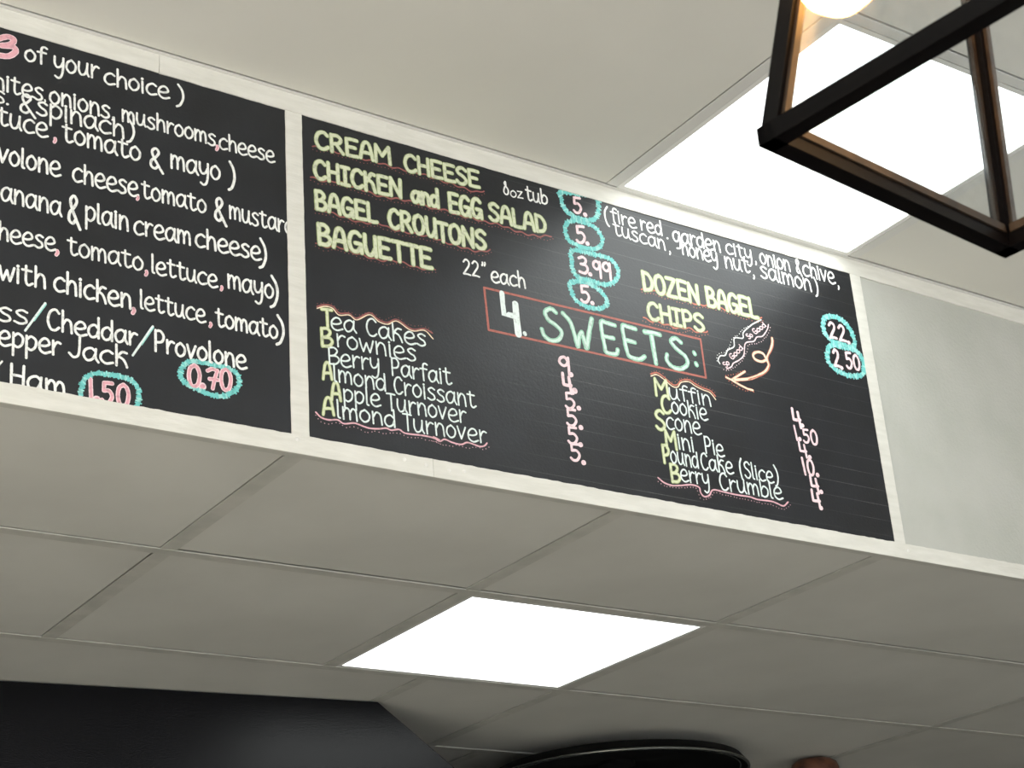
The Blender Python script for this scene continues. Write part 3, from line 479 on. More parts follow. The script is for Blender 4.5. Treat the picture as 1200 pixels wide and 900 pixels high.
CAP = {
'A': (.56, [[(.03,0),(.08,.4),(.16,.85),(.28,1),(.4,.88),(.48,.45),(.54,0)], [(.09,.34),(.3,.37),(.5,.34)]]),
'B': (.54, [[(.05,1),(.06,.5),(.07,0)], [(.05,.98),(.28,1),(.42,.8),(.3,.56),(.1,.5)], [(.1,.5),(.38,.48),(.5,.26),(.36,.03),(.07,.02)]]),
'C': (.54, [[(.5,.84),(.34,1),(.13,.86),(.04,.45),(.16,.06),(.36,.01),(.52,.16)]]),
'D': (.56, [[(.05,1),(.06,.5),(.07,0)], [(.05,.98),(.32,.92),(.5,.55),(.4,.14),(.07,.01)]]),
'E': (.52, [[(.48,.98),(.25,1),(.05,.98)], [(.05,.98),(.06,.5),(.07,.02)], [(.07,.52),(.24,.53),(.4,.52)], [(.07,.02),(.3,.01),(.5,.03)]]),
'G': (.58, [[(.5,.86),(.34,1),(.14,.88),(.05,.45),(.16,.05),(.38,.04),(.52,.3)], [(.3,.44),(.42,.44),(.53,.42)], [(.53,.42),(.54,.2),(.55,0)]]),
'H': (.54, [[(.05,1),(.06,.5),(.07,0)], [(.48,1),(.48,.5),(.49,0)], [(.06,.52),(.28,.53),(.48,.52)]]),
'I': (.42, [[(.21,.98),(.21,.5),(.21,.02)], [(.04,.98),(.21,.99),(.38,.98)], [(.04,.02),(.21,.01),(.38,.02)]]),
'J': (.46, [[(.4,1),(.4,.5),(.36,.12),(.2,0),(.04,.16)]]),
'K': (.54, [[(.05,1),(.06,.5),(.07,0)], [(.48,.96),(.34,.98),(.2,.72),(.08,.45)], [(.18,.62),(.36,.5),(.44,.24),(.5,0)]]),
'L': (.48, [[(.05,1),(.06,.5),(.07,.02)], [(.07,.02),(.28,0),(.46,.03)]]),
'M': (.68, [[(.05,0),(.05,.5),(.06,1)], [(.06,1),(.18,.72),(.32,.42)], [(.32,.42),(.46,.72),(.6,1)], [(.6,1),(.62,.5),(.64,0)]]),
'N': (.58, [[(.05,0),(.05,.5),(.06,1)], [(.06,1),(.28,.5),(.5,0)], [(.5,0),(.5,.5),(.51,1)]]),
'O': (.56, [[(.3,1),(.1,.85),(.04,.45),(.14,.08),(.3,0),(.46,.15),(.52,.55),(.42,.9),(.28,1)]]),
'P': (.5, [[(.05,1),(.06,.5),(.07,0)], [(.05,.96),(.28,1),(.44,.78),(.36,.5),(.08,.42)]]),
'R': (.56, [[(.05,1),(.06,.5),(.07,0)], [(.05,.97),(.3,1),(.44,.8),(.34,.56),(.08,.48)], [(.24,.5),(.38,.25),(.52,0)]]),
'S': (.5, [[(.46,.86),(.28,1),(.08,.86),(.1,.64),(.34,.46),(.46,.24),(.34,.02),(.16,0),(.03,.14)]]),
'T': (.52, [[(.02,.98),(.27,.99),(.5,.97)], [(.27,.98),(.28,.5),(.29,0)]]),
'U': (.54, [[(.05,1),(.06,.4),(.16,.04),(.34,.06),(.46,.35)], [(.48,1),(.48,.5),(.5,0)]]),
'Z': (.54, [[(.05,.98),(.28,.99),(.48,.98)], [(.48,.98),(.26,.5),(.04,.02)], [(.04,.02),(.28,.01),(.52,.02)]]),
'0': (.5, [[(.26,1),(.09,.84),(.04,.45),(.12,.08),(.26,0),(.4,.14),(.46,.55),(.38,.88),(.24,1)]]),
'1': (.2, [[(.06,1),(.09,.5),(.12,0)]]),
'2': (.5, [[(.06,.82),(.22,1),(.4,.86),(.38,.6),(.2,.3),(.04,.03)], [(.04,.03),(.26,.04),(.46,0)]]),
'3': (.5, [[(.06,.9),(.26,1),(.4,.84),(.32,.6),(.14,.55)], [(.14,.55),(.38,.5),(.45,.26),(.3,.02),(.04,.08)]]),
'4': (.46, [[(.05,1),(.05,.7),(.06,.42)], [(.06,.42),(.22,.4),(.4,.42)], [(.32,.82),(.35,.4),(.38,0)]]),
'5': (.5, [[(.44,.98),(.26,.98),(.1,.96)], [(.1,.96),(.1,.76),(.1,.58)], [(.1,.58),(.32,.6),(.45,.34),(.32,.04),(.14,0),(.03,.12)]]),
'7': (.48, [[(.04,.86),(.22,.98),(.42,.92)], [(.42,.92),(.32,.5),(.24,0)], [(.12,.46),(.28,.48),(.44,.46)]]),
'8': (.5, [[(.2,1),(.12,.86),(.24,.64),(.4,.36),(.36,.06),(.18,0),(.04,.2),(.1,.5),(.24,.72),(.22,.98)]]),
'9': (.48, [[(.4,.78),(.28,1),(.1,.92),(.05,.68),(.2,.5),(.36,.6),(.42,.9)], [(.43,.98),(.43,.5),(.42,0)]]),
'(': (.3, [[(.26,1.1),(.1,.8),(.07,.4),(.16,0),(.26,-.12)]]),
')': (.3, [[(.06,1.1),(.2,.8),(.24,.4),(.14,0),(.02,-.12)]]),
'&': (.62, [[(.56,-.12),(.36,.22),(.16,.6),(.12,.85),(.26,1),(.38,.84),(.28,.6),(.1,.38),(.08,.12),(.24,.02),(.38,.2)]]),
',': (.16, [[(.08,.1),(.1,0),(.05,-.14)]]),
'.': (.16, [[(.07,.05),(.09,.06)]]),
'"': (.3, [[(.08,1),(.08,.9),(.04,.8)], [(.22,1),(.22,.9),(.18,.8)]]),
}

def curve(pts, n=5, closed=False):
    if len(pts) < 3: return [Vector(p) for p in pts]
    P = [Vector(p) for p in pts]
    if closed: Q = [P[-1]] + P + [P[0], P[1]]
    else: Q = [P[0] * 2 - P[1]] + P + [P[-1] * 2 - P[-2]]
    out = []
    for i in range(1, len(Q) - 2):
        a, b, c, d = Q[i - 1:i + 3]
        for k in range(n):
            t = k / n
            out.append(.5 * ((2 * b) + (c - a) * t + (2 * a - 5 * b + 4 * c - d) * t * t + (3 * b - a - 3 * c + d) * t ** 3))
    out.append(Q[-2].copy())
    return out

class Ink:
    def __init__(s): s.v = []; s.f = []; s.mi = []; s.mats = []; s.c = 0
    def slot(s, m):
        if m not in s.mats: s.mats.append(m)
        return s.mats.index(m)
    def ribbon(s, pts, w, m, y, cap=True, wob=.06):
        k = s.slot(m); n = len(pts); b = len(s.v)
        if n < 2: return
        s.c = (s.c + 1) % 9; y -= s.c * .000009
        rows = []
        def dr(i):
            d = pts[min(i + 1, n - 1)] - pts[max(i - 1, 0)]
            return d.normalized() if d.length > 1e-9 else Vector((1, 0))
        E = ((.5, .0), (.43, .27), (.25, .44))
        if cap:
            d = dr(0)
            for a, hw in E: rows.append((pts[0] - d * a * w, d, max(hw, .03) * w))
        for i in range(n): rows.append((pts[i], dr(i), w / 2 * (1 + random.uniform(-wob, wob))))
        if cap:
            d = dr(n - 1)
            for a, hw in E[::-1]: rows.append((pts[-1] + d * a * w, d, max(hw, .03) * w))
        N = len(rows)
        for i, (p, d, hw) in enumerate(rows):
            q = Vector((-d.y, d.x)) * hw; yy = y - .000008 * i / N
            s.v += [(p.x + q.x, yy, p.y + q.y), (p.x - q.x, yy, p.y - q.y)]
        for i in range(N - 1):
            s.f.append((b + 2 * i, b + 2 * i + 1, b + 2 * i + 3, b + 2 * i + 2)); s.mi.append(k)
    def disc(s, p, r, m, y, n=8):
        k = s.slot(m); b = len(s.v); s.c = (s.c + 1) % 9; y -= s.c * .000009
        for i in range(n):
            a = 2 * math.pi * i / n
            s.v.append((p[0] + r * math.cos(a), y, p[1] + r * math.sin(a)))
        s.f.append(tuple(range(b + n - 1, b - 1, -1))); s.mi.append(k)

Y0 = -0.0016
STY = {   # stroke width as a share of cap height; layers of (colour, share of the width, level)
'white': (.12, [('white', 1, 2)]), 'list': (.105, [('list', 1, 2)]),
'fat': (.25, [('green_o', 1.0, 1), ('green_i', .72, 2)]),
'yellow': (.2, [('yellow_o', 1.0, 1), ('yellow_i', .68, 2)]),
'pink': (.2, [('pale', 1.0, 1), ('pink', .6, 2)]), 'pinkp': (.17, [('pale', 1, 2)]),
'pinkfat': (.25, [('pale', 1.1, 1), ('pink', .85, 2)]), 'pinktiny': (.2, [('pale', 1, 2)]),
}
LST = {
'slash': [('list', 1, 1)], 'red': [('red', 1, 1)], 'orange': [('orange', 1, 1)], 'white': [('white', 1, 2)],
'redbox': [('boxred', 1, 1)], 'four': [('list', 1, 2)], 'mint': [('mint', 1.12, 1), ('mint2', .5, 2)],
'whitethin': [('white', 1, 2)], 'pinkthin': [('pale', 1, 2)], 'cream': [('orange', 1.15, 1), ('cream', .8, 2)],
'orangeline': [('orange', 1, 3)], 'creamline': [('cream', 1, 2)], 'pinkline': [('rose', 1, 1)],
}
def lev(k): return Y0 - .00012 * k

def write(ink, sty, t, x0, z0, x1, z1, H, XH, ux, uz):
    wf, layers = STY[sty]
    gl = []; pen = 0
    for ch in t:
        if ch in LOW:
            w, st = LOW[ch]; sc = XH
            f = lambda p: (p[0] * XH, p[1] * XH if p[1] <= 1 else XH + (p[1] - 1) / .95 * (H - XH))
        else:
            w, st = CAP[ch]; sc = H
            f = lambda p: (p[0] * H, p[1] * H)
        gl.append((pen, [[f(p) for p in s] for s in st], w * sc)); pen += w * sc + .10 * XH
    tot = pen - .10 * XH
    B = Vector((x1 - x0, z1 - z0)); bl = B.length; b = B / bl; up = Vector((ux, uz))
    org = Vector((x0, z0)); k = bl / tot
    if len(t) == 1 and t in '.,': k = min(k, 1.6)
    if len(t) == 1 and t in '()1"': k = min(max(k, .7), 1.5)
    W = wf * (min(H, .038) if sty == 'white' else H)
    for off, strokes, gw in gl:
        jz = random.uniform(-.02, .02) * H
        for s in strokes:
            pts = [org + b * ((off + p[0]) * k) + up * (p[1] + jz) for p in s]
            ww = W
            if len(s) == 2: ww = W * (1.8 if sty in ('pinkp', 'pink') else 1.25)
            c = curve(pts)
            for name, share, lv in layers: ink.ribbon(c, ww * share, CH[name], lev(lv))

def along(c, step):
    out = []; acc = 0; nxt = 0
    for a, b in zip(c, c[1:]):
        L = (b - a).length
        while nxt <= acc + L and L > 0:
            t = (nxt - acc) / L; out.append((a.lerp(b, t), (b - a).normalized())); nxt += step
        acc += L
    return out

def line(ink, sty, kind, P, w, closed):
    if kind == 'ring':
        c = curve(P, 6, True)
        ink.ribbon(c, w * .95, CH['cyan'], lev(0), False, .2)
        for p, d in along(c, w * .34):
            n = Vector((-d.y, d.x)); n = (n + d * random.uniform(-.45, .45)).normalized()
            a, b2 = random.uniform(.35, .85) * w, random.uniform(.35, .85) * w
            ink.ribbon([p - n * a, p, p + n * b2], w * .34, CH[random.choice(('cyan', 'cyan', 'cyan2'))], lev(1), False, .3)
        return
    if kind == 'wavy':
        base = curve(P, 8); c = []
        for i, (p, d) in enumerate(along(base, .0025)):
            n = Vector((-d.y, d.x)); c.append(p + n * (.0017 * math.sin(i * .0025 / .026 * 2 * math.pi)))
        ink.ribbon(c, w, CH[sty], lev(1))
        for i, (p, d) in enumerate(along(base, .0068)):
            n = Vector((-d.y, d.x)); q = p - n * (.0062 + random.uniform(-.0014, .0016) + .0012 * math.sin(i * 1.1))
            ink.disc(q, w * .36, CH[sty], lev(1), 6)
        return
    if kind == 'dots':
        c = curve(P, 6)
        for p, d in along(c, max(.0066, w * 2.6)):
            q = p + Vector((random.uniform(-1, 1), random.uniform(-1, 1))) * .0009
            for name, sh, lv in LST[sty][:1]: ink.disc(q, w * .55, CH[name], lev(2), 6)
        return
    c = curve(P, 6) if kind == 'curve' else [Vector(p) for p in P]
    if sty == 'slash':
        a, b = c[0], c[-1]; n = len(c)
        ink.ribbon([a.lerp(b, i / 6) for i in range(7)], w * .62, CH['list'], lev(1))
        ink.ribbon([a.lerp(b, .02 + i / 6 * .6) + Vector((w * .35, -w * .1)) for i in range(7)], w * .3, CH['cyan2'], lev(2))
        return
    if kind == 'line' and len(c) > 2 and closed == 2:      # title box: straight sides
        for a, b in zip(c, c[1:]): ink.ribbon([a.lerp(b, i / 30) for i in range(31)], w, CH['boxred'], lev(1), True, .12)
        return
    for name, sh, lv in LST[sty]: ink.ribbon(c, w * sh, CH[name], lev(lv), True, .1)
    if sty == 'mint':                                       # dry brush streaks beside the stroke
        for off in (-.34, .3):
            q = []
            for p, d in along(c, w * .6): q.append(p + Vector((-d.y, d.x)) * w * (off + random.uniform(-.06, .06)))
            if len(q) > 2: ink.ribbon(q[1:], w * .18, CH['mint'] if off < 0 else CH['mint2'], lev(3), False, .4)

# ------------------------------------------------------------------ the setting
def struct(name, bm, m, parent=None, loc=None):
    o = obj(name, bm, m, parent, loc)
    if parent is None: o['kind'] = 'structure'
    return o

XA, XB = -3.0, 6.0            # side walls
YF, YB = -5.0, 4.2            # street front, kitchen back wall
bm = bmesh.new(); bx(bm, XA - .1, XB + .1, YF - .1, YB + .1, -.1, 0); struct('floor', bm, M_floor)
bm = bmesh.new(); bx(bm, XA, XB, -.1, YB, 0, .012); struct('floor', bm, M_kfloor)
bm = bmesh.new(); bx(bm, XA - .1, XA, -.7, 0, 0, ZU + .1); bx(bm, XA - .1, XA, YF, -4.4, 0, ZU + .1)
bx(bm, XA - .1, XA, -4.4, -.7, 0, .6); bx(bm, XA - .1, XA, -4.4, -.7, 2.7, ZU + .1); struct('wall_left', bm, M_wall)
bm = bmesh.new()
for y in (-4.4, -2.58, -.76): bx(bm, XA - .08, XA - .02, y, y + .06, .6, 2.7)
for z in (.6, 2.64): bx(bm, XA - .08, XA - .02, -4.4, -.7, z, z + .06)
struct('window_2', bm, M_black)  # unseen side window, added to let more light in
bm = bmesh.new(); bx(bm, XA - .1, XA, 0, YB, 0, ZU + .1); struct('wall_kitchen', bm, M_kwall)
bm = bmesh.new(); bx(bm, XB, XB + .1, YF, 0, 0, ZU + .1); struct('wall_right', bm, M_wall)
bm = bmesh.new(); bx(bm, XB, XB + .1, 0, YB, 0, ZU + .1); struct('wall_kitchen', bm, M_kwall)
bm = bmesh.new(); bx(bm, XA, XB, YB, YB + .1, 0, ZU + .1); struct('wall_back', bm, M_kwall)
bm = bmesh.new()              # street side wall, with the shop window left open
bx(bm, XA, XB, YF - .1, YF, 0, .45); bx(bm, XA, XB, YF - .1, YF, 2.85, ZU + .1)
bx(bm, XA, -2.4, YF - .1, YF, .45, 2.85); bx(bm, 5.4, XB, YF - .1, YF, .45, 2.85)
struct('wall_street', bm, M_wall)
bm = bmesh.new()
for x in (-2.4, -.5, 1.45, 3.4, 5.34): bx(bm, x, x + .06, YF - .08, YF - .02, .45, 2.85)
for z in (.45, 2.79): bx(bm, -2.4, 5.4, YF - .08, YF - .02, z, z + .06)
struct('window_1', bm, M_black)

# fascia wall that carries the menu boards
bm = bmesh.new(); bx(bm, XA, XB, 0, .012, ZL + .004, ZL + .06); bx(bm, XA, XB, 0, .1, ZL + .06, ZU + .1); struct('wall_front', bm, M_fascia)

# painted trim strips: uneven brushed edges
def strip(name, x0, x1, z0, z1, front=-.0032, n=None, loz=0, hiz=0, lox=0, hix=0):
    bm = bmesh.new(); long_x = (x1 - x0) > (z1 - z0)
    L = (x1 - x0) if long_x else (z1 - z0); n = max(4, int(L / .012)); R = []
    for i in range(n + 1):
        t = i / n
        if long_x:
            x = x0 + L * t; a = (x, z0 + random.uniform(-1, 1) * loz); b = (x, z1 + random.uniform(-1, 1) * hiz)
        else:
            z = z0 + L * t; a = (x0 + random.uniform(-1, 1) * lox, z); b = (x1 + random.uniform(-1, 1) * hix, z)
        R.append([bm.verts.new((a[0], 0, a[1])), bm.verts.new((a[0], front, a[1])), bm.verts.new((b[0], front, b[1])), bm.verts.new((b[0], 0, b[1]))])
    for p, q in zip(R, R[1:]):
        for k in range(4): bm.faces.new((p[k], p[(k + 1) % 4], q[(k + 1) % 4], q[k]))
    bm.faces.new(R[0]); bm.faces.new(R[-1][::-1])
    bmesh.ops.recalc_face_normals(bm, faces=bm.faces)
    return struct(name, bm, M_trim, None, ((x0 + x1) / 2, 0, (z0 + z1) / 2))
zb, zt = .0300, .5990
lowA = strip('trim_1', XA, 1.1010, ZL + .0, ZL + zb, hiz=.0006)
lowB = strip('trim_2', 1.1016, XB, ZL + .0, ZL + zb, hiz=.0007)
topA = strip('trim_3', XA, .6365, ZL + zt, ZU, loz=.0004)
topB = strip('trim_4', .6372, 1.0450, ZL + zt - .0008, ZU, front=-.0038, loz=.0004)
topC = strip('trim_5', 1.0455, XB, ZL + zt, ZU, loz=.0004)
postA = strip('trim_6', .8549, .8850, ZL + zb, ZL + zt, front=-.0028, lox=.0003, hix=.0003)
postB = strip('trim_7', 2.1200, 2.1480, ZL + zb, ZL + zt, front=-.0028, lox=.0003, hix=.0003)
def rivet(par, x, z):
    bm = bmesh.new()
    lo = [bm.verts.new((.0035 * math.cos(a * math.pi / 6), 0, .0035 * math.sin(a * math.pi / 6))) for a in range(12)]
    hi = [bm.verts.new((.002 * math.cos(a * math.pi / 6), -.0016, .002 * math.sin(a * math.pi / 6))) for a in range(12)]
    for i in range(12): bm.faces.new((lo[i], lo[(i + 1) % 12], hi[(i + 1) % 12], hi[i]))
    bm.faces.new(hi)
    bmesh.ops.recalc_face_normals(bm, faces=bm.faces)
    o = obj('rivet', bm, M_rivet, par, None, True)
    o.location = Vector((x, -.0031, ZL + z)) - par.location
for x, z in ((.8638, .0225), (1.0497, .0205), (1.088, .0170)): rivet(lowA, x, z)
for x, z in ((1.1303, .0155), (1.1583, .0186), (2.1516, .0168)): rivet(lowB, x, z)

# ceilings: grid bars and lay-in tiles, each one an object
def ceiling(name, z, xs0, rows, mt, mb, barw, rise, hole, extra_lift=0):
    root = empty(name, (0, 0, z)); root['kind'] = 'structure'
    bm = bmesh.new(); bx(bm, XA, XB, min(r[0] for r in rows) + (.012 if rows[0][0] == 0 else 0), max(r[1] for r in rows), .045, .055) ; obj('deck', bm, M_void, root)
    for y0, y1, xs in rows:
        for x0, x1 in zip(xs, xs[1:]):
            if hole(x0, x1, y0, y1): continue
            g = barw * .5 + .0002; bm = bmesh.new()
            bx(bm, x0 + g, x1 - g, y0 + g, y1 - g, 0, .014, .0012)
            o = obj('ceiling_tile', bm, mt, root)
            # each tile sits a little differently in its grid
            cx, cy = (x0 + x1) / 2, (y0 + y1) / 2
            for v in o.data.vertices: v.co.x -= cx; v.co.y -= cy
            o.location = (cx + random.uniform(-1, 1) * .0008, cy + random.uniform(-1, 1) * .0008 + random.choice((-.0012, .0012)), rise + random.uniform(0, .001))
            o.rotation_euler = (random.uniform(-1, 1) * .0018, random.uniform(-1, 1) * .0014, 0)
        for x in xs[1:-1]:
            bm = bmesh.new(); bx(bm, x - barw / 2, x + barw / 2, y0 + .0135, y1 - .0135, .0003, .0018); bx(bm, x - .002, x + .002, y0 + .0135, y1 - .0135, .0018, .03)
            obj('cross_bar', bm, mb, root)
    for y in sorted({r[1] for r in rows} | {r[0] for r in rows}):
        bm = bmesh.new(); ya, yb = y - barw * .42, y + barw * .42
        if abs(y) < 1e-6: ya, yb = (0, yb) if rows[0][1] > .01 else (ya, 0)
        bx(bm, XA, XB, ya, yb, 0, .0018); ym = (ya + yb) / 2; bx(bm, XA, XB, ym - .002, ym + .002, .0018, .03)
        obj('main_bar', bm, mb, root)
    return root
def ux(*a): return [v * U for v in a]
x0 = 1.4214
left_l = [x0 - 6, x0 - 4, x0 - 2]; right_l = [x0 + 4, x0 + 6, x0 + 8]
rowsL = [(.1 - .1 + .0, .786 * U, ux(XA / U, x0 - 4, x0 - 2, x0, x0 + 1, x0 + 2, x0 + 4, x0 + 6, XB / U)),
         (.786 * U, 1.7 * U, ux(XA / U, x0 - 4, x0 - 2, x0, x0 + 1, x0 + 2, x0 + 4, x0 + 6, XB / U)),
         (1.7 * U, 2.66 * U, ux(XA / U, x0 - 3, x0 - 1, 2.83, x0 + 2, x0 + 4, x0 + 6, XB / U)),
         (2.66 * U, 3.6 * U, ux(XA / U, x0 - 2, x0, 3.70, 5.45, x0 + 6, XB / U)),
         (3.6 * U, 4.55 * U, ux(XA / U, x0 - 2, x0, x0 + 2, x0 + 4, x0 + 6, XB / U)),
         (4.55 * U, YB, ux(XA / U, x0 - 2, x0, x0 + 2, x0 + 4, x0 + 6, XB / U))]
LC = (x0 + 1) * U, (x0 + 2) * U, .786 * U, 1.7 * U        # cell of the lower light
def holeL(a, b, c, d): return abs(a - LC[0]) < .01 and abs(c - LC[2]) < .01
ceiling('ceiling', ZL, None, rowsL, M_tile, M_bar, .030, .0016, holeL)
f0 = 2.487
cells_up = [(f0, -0.995), (f0 - 4, -2.995), (f0 + 2, -4.995), (f0 - 4, -5.995), (f0 - 1, -4.995)]
rowsU = []
ys = [-.0, -.995, -1.995, -2.995, -3.995, -4.995, -5.995, -6.995, YF / U]
for i, (b, a) in enumerate(zip(ys, ys[1:])):
    xs = [XA / U, f0 - 6, f0 - 4, f0 - 2, f0, f0 + 1, f0 + 3, f0 + 5, XB / U]
    cx = sorted(set(xs) | {c[0] for c in cells_up if abs(c[1] - a) < .01} | {c[0] + 1 for c in cells_up if abs(c[1] - a) < .01})
    rowsU.append((a * U, b * U, ux(*cx)))
def holeU(a, b, c, d): return any(abs(a - q[0] * U) < .01 and abs(c - q[1] * U) < .01 for q in cells_up)
ceiling('ceiling', ZU, None, rowsU, M_utile, M_ubar, .024, .002, holeU)

# ------------------------------------------------------------------ recessed panel lights
def panel_light(x0, x1, y0, y1, z, b, label, group=None, lift=.004):
    t = empty('ceiling_light', ((x0 + x1) / 2, (y0 + y1) / 2, z))
    tag(t, label, 'light', group)
    hx, hy = (x1 - x0) / 2, (y1 - y0) / 2; g = .013
    bm = bmesh.new()
    for a in ((-hx + g, hx - g, -hy + g, -hy + g + b), (-hx + g, hx - g, hy - g - b, hy - g), (-hx + g, -hx + g + b, -hy + g + b, hy - g - b), (hx - g - b, hx - g, -hy + g + b, hy - g - b)):
        bx(bm, *a, .0008, .028)
    obj('frame', bm, M_white, t)
    bm = bmesh.new(); bx(bm, -hx + g + b, hx - g - b, -hy + g + b, hy - g - b, lift, lift + .006)
    obj('diffuser', bm, M_panel, t)
    bm = bmesh.new(); bx(bm, -hx + g, hx - g, -hy + g, hy - g, .028, .042)
    obj('housing', bm, M_white, t)
    return t
panel_light(*LC, ZL, .011, 'lit square panel light in the low ceiling below the menu board')
for i, (cx, cy) in enumerate(cells_up):  # all but the first are unseen panels added as fill light
    lab = ('lit square panel light in the upper ceiling behind the black lantern',
           'added square fill panel, unseen in the upper ceiling, by the side window near the left wall',
           'added square fill panel, unseen in the upper ceiling, over the middle right of the seating',
           'added square fill panel, unseen in the upper ceiling, in the left row nearest the street',
           'added square fill panel, unseen in the upper ceiling, over the middle of the seating')[i]
    panel_light(cx * U, (cx + 1) * U, cy * U, (cy + 1) * U, ZU, .010, lab, None if i == 0 else 'added fill panels over the seating')

# ------------------------------------------------------------------ chalkboards
def chalkboard(x0, x1, label):
    o = (x0, 0, ZL + zb)
    t = empty('chalkboard', o); tag(t, label, 'chalkboard')
    bm = bmesh.new(); bx(bm, 0, x1 - x0, Y0, -.0001, 0, zt - zb); obj('panel', bm, M_board if x0 > 0 else M_board_plain, t)
    return t
boards = {'b1': chalkboard(-1.2, .8556, 'black chalkboard with white sandwich ingredients, cut off by the left edge of the view'),
          'b2': chalkboard(.8845, 2.1205, 'black chalkboard headed 4. SWEETS, with lime green item names and pastry prices')}
parts = {}
for w in WRITING:
    bd, part = w[1].split(); parts.setdefault((bd, part), []).append(w)
PL = {'price_ring': 'jagged turquoise chalk ring', 'underline': 'wavy red chalk underline with dots', 'scallop': 'wavy chalk line with dots',
      'title_box': 'coral red chalk rectangle', 'title': 'mint green 4. SWEETS: heading', 'arrow': 'looped orange and cream arrow', 'ribbon': 'slanted So Good ribbon',
      'price': 'pink chalk price', 'price_column': 'column of pale pink prices'}
for (bd, part), ws in parts.items():
    ink = Ink()
    for w in ws:
        if w[0] == 'T': write(ink, w[2], *w[3:])
        else: line(ink, w[2], w[3], w[4], w[5], w[6])
    r = boards[bd]; ox, oz = r.location.x, zb
    me = bpy.data.meshes.new(part.rstrip('0123456789'))
    me.from_pydata([(x - ox, y, z - oz) for x, y, z in ink.v], [], ink.f)
    for m in ink.mats: me.materials.append(m)
    me.polygons.foreach_set('material_index', ink.mi)
    nm = part.rstrip('0123456789')
    o = bpy.data.objects.new(nm, me); COL.objects.link(o); o.parent = r
    if nm in PL: o['label'] = PL[nm]

# ------------------------------------------------------------------ dark canopy under the low ceiling
T = Vector((2.833, 2.053, 0)) * U; Lf = Vector((1.448, 2.203, 0)) * U
d = (T - Lf).normalized(); nrm = Vector((-d.y, d.x, 0))
if nrm.y < 0: nrm = -nrm
t = empty('range_hood', (T.x, T.y, ZL))
tag(t, 'gloss black canopy with a slanting right side, hung against the low ceiling', 'hood')
bm = bmesh.new()
slope = .80 / .62
face = [(-2.6, 0), (0, 0), (.60 * slope, -.60), (.60 * slope, -.72), (-2.6, -.72)]
fr = [bm.verts.new(d * a + Vector((0, 0, z - .001))) for a, z in face]
bk = [bm.verts.new(d * a + nrm * .8 + Vector((0, 0, z - .001))) for a, z in face]
bm.faces.new(fr); bm.faces.new(bk[::-1])
for i in range(5): bm.faces.new((fr[i], fr[(i + 1) % 5], bk[(i + 1) % 5], bk[i]))
bmesh.ops.recalc_face_normals(bm, faces=bm.faces)
bmesh.ops.bevel(bm, geom=list(bm.edges), offset=.0015, segments=1, affect='EDGES')
obj('canopy', bm, M_hood, t)
bm = bmesh.new()
q = [d * a + nrm * b for a, b in ((-2.6, -.012), (.60 * slope + .01, -.012), (.60 * slope + .01, 0), (-2.6, 0))]
lo = [bm.verts.new(v + Vector((0, 0, -.74))) for v in q]; hi = [bm.verts.new(v + Vector((0, 0, -.70))) for v in q]
bm.faces.new(lo); bm.faces.new(hi)
for i in range(4): bm.faces.new((lo[i], lo[(i + 1) % 4], hi[(i + 1) % 4], hi[i]))
bmesh.ops.recalc_face_normals(bm, faces=bm.faces)
obj('drip_edge', bm, M_hood, t)

# ------------------------------------------------------------------ round black dish lamp and small copper lamp
cx, cy, R = 2.640, 1.555, .354; zr = ZL - .061
t = empty('dish_lamp', (cx, cy, ZL)); tag(t, 'wide round black dish lamp with a dark shiny rim, close under the low ceiling', 'lamp')
bm = bmesh.new(); lathe(bm, [(R - .004, -.055), (R - .02, -.035), (R * .6, -.02), (.05, -.016), (.05, -.020), (R * .6, -.025), (R - .024, -.040), (R - .008, -.058)], 0, 0, 96)
bmesh.ops.recalc_face_normals(bm, faces=bm.faces)
obj('shade', bm, M_dish, t, None, True)
bm = bmesh.new(); lathe(bm, [(R - .004 + .004 * math.cos(a * math.pi / 6), -.061 + .004 * math.sin(a * math.pi / 6)) for a in range(13)], 0, 0, 128)
bmesh.ops.recalc_face_normals(bm, faces=bm.faces)
obj('rim', bm, M_dishrim, t, None, True)
bm = bmesh.new(); lathe(bm, [(R * .93 + .0025 * math.cos(a * math.pi / 6), -.057 + .0025 * math.sin(a * math.pi / 6)) for a in range(13)], 0, 0, 96)
bmesh.ops.recalc_face_normals(bm, faces=bm.faces)
obj('inner_ring', bm, M_dishrim, t, None, True)
bm = bmesh.new(); tube(bm, (0, 0, -.03), (0, 0, 0), .05, 32); obj('mount', bm, M_dish, t)
cx, cy, R = 3.245, 1.428, .07
t = empty('small_lamp', (cx, cy, ZL)); tag(t, 'small brown copper domed lamp beside the wide black dish lamp', 'lamp')
bm = bmesh.new(); lathe(bm, [(R, -.045), (R * .98, -.03), (R * .9, -.015), (R * .7, -.006), (.012, -.003), (.012, -.006), (R * .66, -.010), (R * .86, -.018), (R * .93, -.034), (R * .95, -.045), (R, -.045)], 0, 0, 48)
bmesh.ops.recalc_face_normals(bm, faces=bm.faces)
obj('shade', bm, M_copper, t, None, True)
bm = bmesh.new(); tube(bm, (0, 0, -.03), (0, 0, .0), .012, 24); obj('mount', bm, M_ceramic, t)

